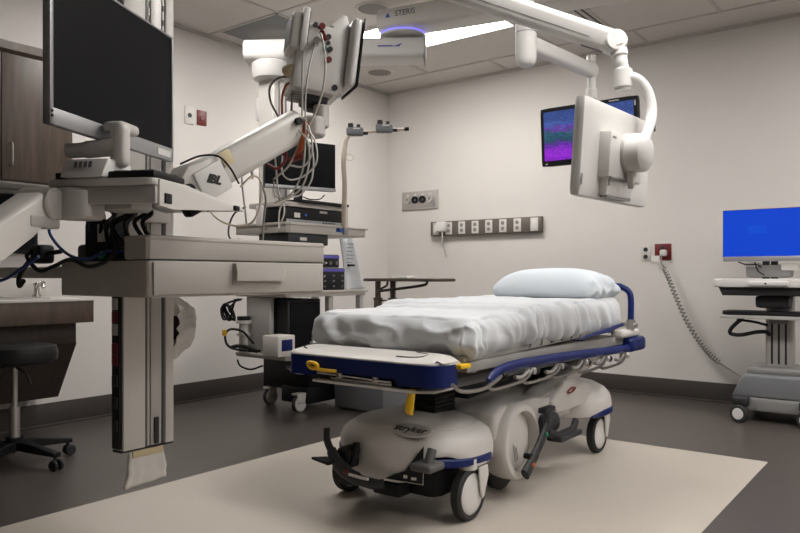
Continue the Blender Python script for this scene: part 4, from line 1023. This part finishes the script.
t = thing('scope_hanger', 'beige bent pole with two grey clips, rising behind the tower monitor', 'hanger pole', (-3.08, 3.44, 1.2))
PO = [(-3.215, 3.60, 1.24), (-3.18, 3.56, 1.34), (-3.112, 3.49, 1.52), (-3.078, 3.442, 1.66), (-3.068, 3.446, 1.77), (-3.055, 3.456, 1.815), (-3.03, 3.475, 1.838), (-2.95, 3.536, 1.853), (-2.752, 3.686, 1.872)]
emit('pole', MB().tube(PO, [.017, .017, .016, .016, .014, .012, .010, .009, .009], n=12), 'tube', t)
emit('end_knob', MB().cyl((-2.765, 3.676, 1.871), (-2.742, 3.694, 1.873), .013), 'black', t)
emit('pole_clamp', MB().box(-3.25, -3.195, 3.58, 3.62, 1.205, 1.26, .004), 'mgrey', t)
for (x, y, z) in ((-3.018, 3.484, 1.852), (-2.868, 3.598, 1.872)):
    T = frame((x, y, z), (.7955, .606, 0), (-.606, .7955, 0))
    c_ = emit('scope_clip', MB().rbox(-.055, .055, -.03, .03, -.025, .028, .012, 8, 6, 6, T=T), 'sgrey', t)
    mb = MB(); mb.rbox(-.045, -.01, -.025, .025, .02, .055, .008, 4, 4, 4, T=T); mb.rbox(.01, .035, -.02, .02, .02, .048, .008, 4, 4, 4, T=T); mb.box(.05, .085, -.012, .012, -.018, .0, .004, T=T); emit('clip_jaw', mb, 'dark', c_)
    emit('clip_stripe', MB().box(-.01, .035, -.032, -.029, .012, .02, T=T), 'offw', c_)
emit('ring_hook', MB().tube([(-3.075, 3.44, 1.70), (-3.05, 3.455, 1.705), (-3.028, 3.472, 1.70), (-3.022, 3.476, 1.68), (-3.04, 3.462, 1.668), (-3.06, 3.45, 1.675)], .0025, n=6), 'tube', t)

def device(name, label, cat, y0, y1, z0, z1, x1=-3.222, rows=3):
    t = thing(name, label, cat, (-3.42, (y0 + y1) / 2, z0))
    emit('case', MB().box(x1 - .33, x1, y0, y1, z0 + .001, z1, .006), 'dark', t)
    emit('top_stripe', MB().box(x1 - .002, x1 + .004, y0 + .004, y1 - .004, z1 - .024, z1 - .006, .002), 'purple', t)
    pn = emit('control_panel', MB().box(x1 - .002, x1 + .003, y0 + .006, y1 - .006, z0 + .01, z1 - .03, .002), 'black', t)
    mb = MB()
    for r_ in range(rows):
        for c_ in range(4):
            yy = y0 + .03 + c_ * (y1 - y0 - .06) / 3; zz = z0 + .025 + r_ * (z1 - z0 - .075) / max(1, rows - 1)
            mb.box(x1 + .002, x1 + .006, yy - .010, yy + .010, zz - .006, zz + .006, .001)
    emit('button_row', mb, 'inkgrey', pn)
    mb = MB()
    for c_ in range(3):
        yy = y0 + .05 + c_ * .03; mb.box(x1 + .0025, x1 + .0045, yy - .006, yy + .006, z1 - .06, z1 - .05)
    emit('panel_mark', mb, 'offw', pn)
    return t
device('light_source', 'dark light-source unit with a violet stripe on the lower tower shelf', 'medical device', 3.30, 3.615, .832, .978)
device('video_processor', 'smaller dark unit with a violet stripe stacked on the light source', 'medical device', 3.32, 3.56, .980, 1.066, rows=2)
t = thing('white_cover_sheet', 'white hanging sheet with faint writing at the end of the tower', 'sheet', (-3.2, 3.74, .83)); 
rows = []
for i in range(13):
    f = i / 12; r = []
    for j in range(9):
        g_ = j / 8; r.append(V((-3.235 + .015 * math.sin(g_ * 6 + f * 2) + .02 * g_, 3.575 + .05 * f + .17 * g_ * (.75 + .25 * f), 1.18 - .345 * f - .02 * (1 - g_) * f)))
    rows.append(r)
emit('sheet', MB().grid(rows), 'sheet', t, angle=180, solid=.003)
mb = MB()
for k in range(6): mb.box(-3.212, -3.206, 3.625, 3.69 - .008 * (k % 3), 1.14 - k * .025, 1.144 - k * .025)
emit('faint_writing', mb, 'inkgrey', t)
emit('buckle', MB().box(-3.215, -3.195, 3.63, 3.69, .99, 1.005, .003), 'black', t)
t = thing('suction_unit', 'dark glass-fronted unit between the lower tower shelves', 'medical device', (-3.45, 3.33, .43))
emit('case', MB().box(-3.60, -3.30, 3.16, 3.46, .431, .775, .006), 'dark', t)
emit('glass_front', MB().box(-3.301, -3.294, 3.18, 3.45, .45, .755, .003), 'screen', t)
mb = MB(); mb.cyl((-3.27, 3.36, .432), (-3.27, 3.36, .50), .022, bev=.004); mb.cyl((-3.27, 3.36, .50), (-3.27, 3.36, .53), .010); emit('flask', mb, 'lgrey', t)
t = thing('pump_box', 'pale box with a blue label on the bottom tower shelf', 'medical device', (-3.27, 3.14, .43))
emit('case', MB().box(-3.355, -3.215, 3.0, 3.145, .431, .56, .008), 'offw', t)
emit('label', MB().box(-3.217, -3.212, 3.03, 3.12, .465, .535, .002), 'navy', t)
t = thing('hanging_cords', 'coiled black power cords hanging at the side of the tower', 'power cords', (-3.70, 3.05, .43))
random.seed(11)
for k in range(4):
    pts = [(-3.665 + .02 * k, 3.045, .775)]
    for q in range(5): pts.append((-3.74 + .05 * math.cos(q * 1.4 + k), 3.03 + .012 * k, .69 + .055 * math.sin(q * 1.4 + k * .7)))
    emit('cord_loop', MB().tube(pts, .007, n=8), 'black', t)
emit('cord_loop', MB().tube([(-3.47, 3.03, .50), (-3.56, 3.02, .57), (-3.68, 3.02, .58), (-3.745, 3.03, .54), (-3.73, 3.03, .48), (-3.64, 3.02, .455), (-3.52, 3.03, .45), (-3.42, 3.04, .455)], .008, n=8), 'black', t)
emit('cord_loop', MB().tube([(-3.70, 3.04, .46), (-3.62, 3.03, .475), (-3.52, 3.03, .47), (-3.45, 3.04, .45)], .012, n=8), 'black', t)
emit('cord_loop', MB().tube([(-3.66, 3.06, .38), (-3.62, 3.05, .345), (-3.52, 3.05, .33), (-3.42, 3.06, .36)], .006, n=8), 'black', t)
emit('warning_tag', MB().box(-3.755, -3.715, 3.01, 3.018, .535, .575, .002), 'yellow', t)
t = thing('pump_unit', 'stacked black fittings on a pole beside the hanging cords', 'medical device', (-3.62, 3.06, .43))
mb = MB(); mb.cyl((-3.60, 3.06, .431), (-3.60, 3.06, .62), .03); mb.cyl((-3.60, 3.06, .62), (-3.60, 3.06, .64), .05); mb.cyl((-3.60, 3.06, .54), (-3.60, 3.06, .555), .045); emit('body', mb, 'offw', t)
mb = MB(); mb.cyl((-3.60, 3.06, .64), (-3.60, 3.06, .665), .042); emit('cap', mb, 'black', t)
# dark odds and ends between upper shelf and the near drawer
t = thing('cable_adapter', 'small grey adapter box under the upper tower shelf', 'adapter', (-3.4, 3.2, 1.1))
emit('case', MB().box(-3.50, -3.23, 3.10, 3.46, 1.125, 1.194, .006), 'dark', t)
emit('label', MB().box(-3.231, -3.227, 3.20, 3.26, 1.15, 1.17, .002), 'offw', t)
tl = MB()
for pts in ([(-3.62, 3.06, 1.36), (-3.72, 3.05, 1.33), (-3.77, 3.05, 1.26), (-3.74, 3.05, 1.20), (-3.70, 3.06, 1.19)],):
    pass
t = thing('tower_cables', 'loose grey leads looping at the left side of the tower', 'cables', (-3.7, 3.05, 1.2))
for pts, r, m_ in (([(-3.58, 3.06, 1.37), (-3.68, 3.05, 1.33), (-3.735, 3.05, 1.24), (-3.72, 3.05, 1.17), (-3.64, 3.06, 1.16)], .006, 'dark'),
                   ([(-3.62, 3.06, 1.62), (-3.60, 3.05, 1.50), (-3.58, 3.05, 1.38), (-3.56, 3.05, 1.26)], .006, 'gcable'),
                   ([(-3.45, 3.05, 1.75), (-3.43, 3.05, 1.55), (-3.40, 3.05, 1.42)], .006, 'cable')):
    emit('lead', MB().tube(pts, r, n=8), m_, t)
t = thing('hand_control', 'white hand control hanging by its lead in front of the recorder', 'hand control', (-3.42, 3.06, 1.25))
emit('handset', MB().rbox(-3.46, -3.40, 3.035, 3.06, 1.24, 1.37, .01, 5, 4, 6), 'white', t)
emit('lead', MB().tube([(-3.43, 3.05, 1.37), (-3.43, 3.05, 1.5), (-3.45, 3.06, 1.62)], .005, n=8), 'cable', t)

# wheeled black base unit and grey bin behind the bed
t = thing('wheeled_base_unit', 'low black wheeled unit on the floor beneath the tower', 'cart', (-3.67, 3.75, 0))
emit('body', MB().box(-3.93, -3.47, 3.52, 3.95, .13, .375, .01), 'black', t)
emit('lower_body', MB().box(-3.72, -3.46, 3.50, 3.90, .045, .16, .01), 'black', t)
for (x, y) in ((-3.885, 3.55), (-3.50, 3.46), (-3.88, 3.90), (-3.50, 3.93)):
    mb = MB(); mb.cyl((x - .02, y, .055), (x + .02, y, .055), .055, bev=.006, n=28); c_ = emit('caster', mb, 'offw', t)
    mb = MB(); mb.box(x - .03, x + .03, y - .045, y + .04, .113, .128, .004); mb.prism([(y - .03, .06), (y + .03, .06), (y + .04, .115), (y - .04, .115)], x + .022, x + .028, 'x', bev=.002); emit('fork', mb, 'offw', c_)
    mb = MB(); mb.lathe([(.040, 0), (.057, 0), (.057, .03), (.040, .03)], frame((x - .015, y, .055), (0, 1, 0), (0, 0, 1)), 28); emit('tyre', mb, 'dark', c_)
t = thing('grey_bin', 'slate grey bin standing on the floor behind the stretcher', 'bin', (-3.18, 3.82, 0))
t.name = 'waste_bin'; ROOTLOC['waste_bin'] = V((-3.18, 3.82, 0))
emit('body', MB().prism([(-3.40, .005), (-3.43, .46), (-2.94, .46), (-2.96, .005)], 3.70, 3.98, 'y', bev=.02, seg=3), 'sgrey', t)
emit('lid', MB().rbox(-3.44, -2.93, 3.69, 3.99, .462, .50, .015, 8, 6, 4), 'mgrey', t)

# ------------------------------------------------------------------ overbed table
t = thing('overbed_table', 'narrow brown overbed table standing near the far corner', 'table', (-3.34, 4.5, 0))
emit('tabletop', MB().prism(rrect(.74, .30, .06, cx=-3.345, cy=4.5), .882, .905, 'z', bev=.008), 'brown', t)
for x in (-3.652, -3.498):
    mb = MB(); mb.box(x - .028, x + .028, 4.48, 4.52, .10, .745, .004); mb.box(x - .02, x + .02, 4.486, 4.514, .74, .882, .004); mb.box(x - .032, x + .032, 4.476, 4.524, .73, .75, .004); emit('leg', mb, 'brown', t)
mb = MB(); mb.tube([(-3.64, 4.46, .80), (-3.54, 4.455, .81), (-3.35, 4.45, .83), (-3.19, 4.45, .85), (-3.14, 4.45, .862), (-3.13, 4.45, .885)], .011, n=8); emit('release_bar', mb, 'brown', t)
mb = MB(); mb.tube([(-3.63, 4.47, .81), (-3.57, 4.46, .83), (-3.53, 4.46, .85), (-3.52, 4.46, .885)], .009, n=8); mb.box(-3.64, -3.50, 4.49, 4.51, .72, .732); emit('cross_bar', mb, 'brown', t)
b_ = emit('base', MB().box(-3.70, -3.10, 4.46, 4.54, .06, .10, .006), 'brown', t)
for x in (-3.68, -3.12):
    for y in (4.30, 4.70):
        mb = MB(); mb.cyl((x - .012, y, .027), (x + .012, y, .027), .027); mb.box(x - .02, x + .02, min(y, 4.5), max(y, 4.5), .055, .08, .004); emit('caster', mb, 'dark', b_)
for i, (x, y, lb) in enumerate(((-3.40, 4.47, 'small folded white paper at the middle of the overbed table'), (-3.29, 4.40, 'thicker white packet beside the folded paper on the overbed table'))):
    solo('paper_packet', MB().box(x - .045, x + .045, y - .05, y + .05, .9055, .917 if i == 0 else .926, .003), 'paper', lb, 'paper', group='papers on the overbed table')

# ------------------------------------------------------------------ displays on ceiling arms
dp = thing('near_display_arm', 'white flat display seen from behind on a curved white ceiling arm', 'display', (-1.03, 2.73, 1.2))
dp.name = 'display_arm'; ROOTLOC['display_arm'] = V((-1.03, 2.73, 1.2))
xd = V((.05, .9987, 0)); 
T = frame((-1.028, 2.424, 1.397), xd, (-.9987, .05, 0)) @ Matrix.Rotation(math.radians(4), 4, 'X')
# local: x across, y away from the camera (towards the screen side), z up
dh = emit('display_housing', MB().rbox(0, .638, 0, .046, -.181, .181, .016, 12, 4, 10, T=T), 'white', dp)
emit('display_front', MB().box(.022, .618, .044, .0475, -.158, .158, .001, T=T), 'screen', dp)
bk = emit('rear_box', MB().box(.135, .44, -.045, .004, -.10, .07, .006, T=T), 'white', dp)
emit('rear_cover', MB().prism([(.155, -.165), (.37, -.165), (.42, -.10), (.42, -.085), (.155, -.085)], -.032, .003, 'y', bev=.006, T=T), 'white', dp)
mb = MB(); mb.box(.15, .40, -.0475, -.044, -.103, -.096, T=T); mb.box(.17, .39, -.028, .0, -.172, -.16, T=T); emit('cover_gap', mb, 'mgrey', dp)
for q in ((.006, .016, -.0012, .0, -.14, -.10), (.15, .18, -.0465, -.0445, .045, .052), (.165, .175, -.0335, -.0315, -.13, -.10)): emit('housing_mark', MB().box(*q, T=T), 'mgrey', dp)
hc = T @ V((.295, -.05, .005)); 
mb = MB(); mb.lathe([(0, -.075), (.055, -.075), (.072, -.062), (.074, -.02), (.074, .02), (.062, .035), (0, .035)], frame(hc, T.to_3x3() @ V((1, 0, 0)), T.to_3x3() @ V((0, 0, 1))) @ Matrix.Diagonal((1, 1, -1, 1)), 44)
hb = emit('tilt_hub', mb, 'white', dp)
mb = MB(); mb.lathe([(.072, 0), (.0765, .0), (.0765, .012), (.072, .012)], frame(hc + (T.to_3x3() @ V((0, .005, 0))), T.to_3x3() @ V((1, 0, 0)), T.to_3x3() @ V((0, 0, 1))), 44); emit('hub_band', mb, 'lgrey', hb)
emit('yoke', MB().prism([(.27, -.06), (.33, -.06), (.30, -.13)], -.075, -.05, 'y', bev=.004, T=T), 'offw', dp)
K = V((-1.055, 2.800, 1.863)); cupc = V((-1.020, 2.805, 1.712))
mb = MB(); mb.tube([(-1.015, 2.80, 1.715), (-.985, 2.82, 1.715), (-.955, 2.845, 1.69), (-.932, 2.858, 1.635), (-.922, 2.85, 1.56), (-.925, 2.80, 1.48), (-.94, 2.745, 1.415)], [.023, .022, .021, .021, .021, .021, .024], n=14); emit('curved_arm', mb, 'white', dp)
mb = MB(); mb.box(-.937, -.902, 2.822, 2.84, 1.495, 1.522, .002); emit('arm_band', mb, 'black', dp)
mb = MB(); mb.cyl(cupc + V((0, 0, -.035)), cupc + V((0, 0, .04)), .036, bev=.004); mb.cyl(cupc + V((0, 0, -.045)), cupc + V((0, 0, -.034)), .03); emit('swivel_cup', mb, 'white', dp)
far_ = V((-1.53, 2.52, 2.075)); far2 = V((-1.93, 2.29, 2.25))
d_ = (K - far_).normalized()
mb = MB(); mb.tube([K, K + V((.018, .002, -.035)), K + V((.027, .0, -.08)), cupc + V((0, 0, .035))], [.042, .034, .028, .026], n=14, flat=.9); kn = emit('elbow', mb, 'white', dp)
mb = MB(); ax_ = V((.606, -.7955, 0)); mb.cyl(K - ax_ * .04, K + ax_ * .04, .045, bev=.008, n=32); emit('elbow_cap', mb, 'white', dp)
Ls = (K - far2).length; T3 = frame(far2, K - far2, (-.606, .7955, .3))
mb = MB(); mb.prism(rrect(.075, .095, .026, 6), 0, Ls - .005, 'x', bev=.006, T=T3); sp_ = emit('spring_arm', mb, 'white', dp)
mb = MB(); mb.box(.05, Ls - .1, -.0388, -.0372, -.012, -.009, T=T3); mb.box(Ls - .12, Ls - .03, -.02, .02, -.0500, -.046, T=T3); emit('arm_seam', mb, 'mgrey', sp_)
mb = MB(); mb.cyl(far2 + V((0, 0, -.06)), (far2.x, far2.y, H), .05, n=28); mb.cyl((far2.x, far2.y, H - .06), (far2.x, far2.y, H), .14, n=36); emit('ceiling_pole', mb, 'white', dp)

d2 = thing('far_display_arm', 'lit display of violet flowers hanging on a slim ceiling arm by the far wall', 'display', (-1.69, 4.07, 1.6))
d2.name = 'display_arm.001'; ROOTLOC[d2.name] = V((-1.69, 4.07, 1.6))
T = frame((-1.992, 4.05, 1.778), (1, 0, 0), (0, 1, 0)) @ Matrix.Rotation(math.radians(4), 4, 'X')
emit('display_housing', MB().rbox(0, .606, .0, .05, -.178, .178, .012, 8, 4, 8, T=T), 'black', d2)
o = emit('display_picture', MB().box(.026, .582, -.0035, .002, -.145, .152, T=T), 'flower', d2)
mb = MB(); mb.box(.44, .50, -.0015, .0, .160, .167, T=T); mb.box(.588, .596, -.0015, 0, .12, .15, T=T); mb.box(.03, .045, -.0015, .0, -.168, -.16, T=T); emit('bezel_mark', mb, 'lgrey', d2)
mb = MB(); mb.box(.24, .36, .045, .09, -.06, .08, .008, T=T); emit('rear_mount', mb, 'white', d2)
mb = MB(); mb.cyl((-1.69, 4.12, 1.86), (-1.69, 4.12, 2.21), .025, bev=.003); mb.cyl((-1.69, 4.12, 1.985), (-1.69, 4.12, 2.05), .034, bev=.004); emit('drop_post', mb, 'white', d2)
mb = MB(); mb.cyl((-1.69, 4.12, 2.21), (-1.69, 4.12, 2.25), .03, bev=.003); emit('post_cap', mb, 'lgrey', d2)
CY = V((-1.723, 3.338, 0))
a_ = V((CY.x, CY.y, 2.135)); b2 = V((-1.69, 4.12, 2.16)); T4 = frame(a_, b2 - a_, (-1, 0, 0)); Lq = (b2 - a_).length
mb = MB(); mb.prism(rrect(.07, .085, .026, 6), 0, Lq + .02, 'x', bev=.01, T=T4); emit('slim_arm', mb, 'white', d2)
mb = MB(); mb.lathe([(0, 2.01), (.03, 2.01), (.046, 2.022), (.054, 2.05), (.054, 2.235), (.05, 2.24), (0, 2.24)], Matrix.Translation((CY.x, CY.y, 0)), 36); pv = emit('pivot_cylinder', mb, 'white', d2)
mb = MB(); mb.lathe([(.0535, 2.18), (.0555, 2.181), (.0555, 2.184), (.0535, 2.185)], Matrix.Translation((CY.x, CY.y, 0)), 36); emit('pivot_seam', mb, 'mgrey', pv)
mb = MB(); mb.cyl((CY.x, CY.y, 2.24), (CY.x, CY.y, H), .04, n=24); mb.cyl((CY.x, CY.y, H - .05), (CY.x, CY.y, H), .13, n=36); emit('ceiling_pole', mb, 'white', d2)

# ------------------------------------------------------------------ computer cart by the far wall
wc = thing('computer_cart', 'grey wheeled computer cart with a white worktop, parked at the far wall', 'cart', (-.90, 5.2, 0))
emit('base_plate', MB().prism(rrect(.48, .44, .05, cx=-.84, cy=5.18), .075, .15, 'z', bev=.015, seg=3), 'mgrey', wc)
emit('base_box', MB().prism([(-1.10, .15), (-1.05, .27), (-1.03, .30), (-.69, .30), (-.67, .27), (-.64, .15)], 4.99, 5.38, 'y', bev=.02, seg=3), 'sgrey', wc)
emit('base_top', MB().rbox(-1.02, -.70, 5.02, 5.36, .29, .345, .02, 6, 6, 4), 'mgrey', wc)
col_ = emit('column', MB().prism(rrect(.16, .11, .02, cx=-.845, cy=5.17), .34, .80, 'z', bev=.003), 'lgrey', wc)
mb = MB()
for x in (-.885, -.845, -.805): mb.box(x - .006, x + .006, 5.111, 5.116, .36, .66)
emit('column_slot', mb, 'dark', col_)
emit('column_front', MB().box(-.90, -.79, 5.105, 5.118, .62, .83, .005), 'mgrey', wc)
for (x, y) in ((-1.035, 4.90), (-.66, 4.90), (-1.035, 5.37), (-.66, 5.37)):
    mb = MB(); mb.lathe([(.03, 0), (.05, 0), (.055, .006), (.055, .03), (.05, .036), (.03, .036)], frame((x + .005, y + .018, .055), (1, -.3, 0), (0, 0, 1)), 30); c_ = emit('caster', mb, 'rubber', wc)
    mb = MB(); mb.lathe([(0, -.003), (.034, -.002), (.04, .004), (.04, .032), (.034, .038), (0, .039)], frame((x + .005, y + .018, .055), (1, -.3, 0), (0, 0, 1)), 30); emit('hub', mb, 'white', c_)
    mb = MB(); mb.rbox(x - .045, x + .05, y + .0, y + .07, .10, .165, .018, 5, 5, 4); emit('fork', mb, 'dark', c_)
emit('keyboard_drawer', MB().prism(rrect(.60, .26, .05, cx=-.87, cy=5.06), .655, .675, 'z', bev=.006), 'lgrey', wc)
emit('keyboard_pad', MB().prism(rrect(.57, .22, .04, cx=-.87, cy=5.06), .677, .70, 'z', bev=.006), 'black', wc)
emit('support_block', MB().rbox(-.97, -.77, 5.02, 5.22, .72, .80, .02, 5, 5, 4), 'dark', wc)
emit('worktop_tray', MB().prism([(-1.15, .80), (-1.16, .825), (-1.175, .855), (-.56, .855), (-.57, .825), (-.64, .80)], 4.96, 5.32, 'y', bev=.008), 'dark', wc)
mb = MB(); mb.prism(rrect(.68, .40, .07, cx=-.87, cy=5.13), .855, .908, 'z', bev=.012, seg=3); wt = emit('worktop', mb, 'white', wc)
mb = MB(); mb.rbox(-.99, -.76, 4.905, 4.96, .862, .895, .008, 6, 4, 4); emit('worktop_latch', mb, 'white', wc)
mb = MB(); mb.cyl((-.885, 4.90, .878), (-.885, 4.908, .878), .006); emit('lock', mb, 'dark', wc)
mb = MB(); mb.tube([(-1.04, 5.04, .65), (-1.08, 5.05, .62), (-1.12, 5.06, .575), (-1.12, 5.07, .545), (-1.06, 5.08, .54), (-.98, 5.09, .56), (-.92, 5.10, .565), (-.90, 5.12, .545)], .013, n=10); emit('cable_loop', mb, 'dark', wc)
mb = MB(); mb.tube([(-1.08, 5.05, .64), (-.98, 5.05, .63), (-.9, 5.06, .61)], .008, n=8); emit('cable_loop', mb, 'black', wc)
# monitor of the cart
mm = emit('monitor', MB().rbox(-1.182, -.64, 5.125, 5.155, 1.022, 1.362, .01, 10, 4, 8), 'silver', wc, label='blue-lit monitor')
emit('display', MB().box(-1.180, -.642, 5.121, 5.127, 1.052, 1.360), 'bscreen', mm)
emit('chin', MB().box(-1.182, -.64, 5.119, 5.13, 1.021, 1.0535, .002), 'silver', mm)
mb = MB(); mb.box(-1.182, -1.1795, 5.1195, 5.128, 1.05, 1.362); mb.box(-1.182, -.64, 5.1195, 5.128, 1.3595, 1.362); emit('bezel', mb, 'black', mm)
mb = MB(); mb.box(-1.03, -.92, 5.1202, 5.122, 1.205, 1.255); mb.box(-1.03, -1.005, 5.1202, 5.122, 1.18, 1.185); emit('login_window', mb, 'sblue', mm)
mb = MB(); mb.box(-.95, -.91, 5.155, 5.19, .905, 1.20, .004); mb.box(-.90, -.86, 5.16, 5.19, .905, 1.15, .004); emit('monitor_post', mb, 'dark', wc)
mb = MB(); mb.rbox(-1.05, -.78, 5.15, 5.26, .915, 1.0, .015, 6, 5, 4); emit('rear_tray', mb, 'mgrey', wc)
mb = MB(); mb.rbox(-1.06, -.97, 5.14, 5.24, .985, 1.015, .01, 4, 4, 3); mb.rbox(-.84, -.74, 5.14, 5.24, .96, 1.01, .01, 4, 4, 3); emit('tray_top', mb, 'offw', wc)
mb = MB(); mb.tube([(-1.09, 5.14, 1.018), (-1.04, 5.135, 1.0), (-.98, 5.135, 1.0), (-.95, 5.14, .98)], .004); mb.tube([(-.99, 5.14, 1.015), (-.97, 5.13, .96), (-.93, 5.13, .93)], .004); emit('monitor_lead', mb, 'black', wc)

# ------------------------------------------------------------------ render look
w = bpy.data.worlds.new('world'); S.world = w; w.use_nodes = True
w.node_tree.nodes['Background'].inputs['Color'].default_value = (.5, .48, .46, 1); w.node_tree.nodes['Background'].inputs['Strength'].default_value = .02
S.view_settings.view_transform = 'Standard'; S.view_settings.look = 'None'; S.view_settings.gamma = 1; S.view_settings.use_curve_mapping = False
S.view_settings.exposure = 0.2
S.cycles.use_denoising = True; S.cycles.max_bounces = 8
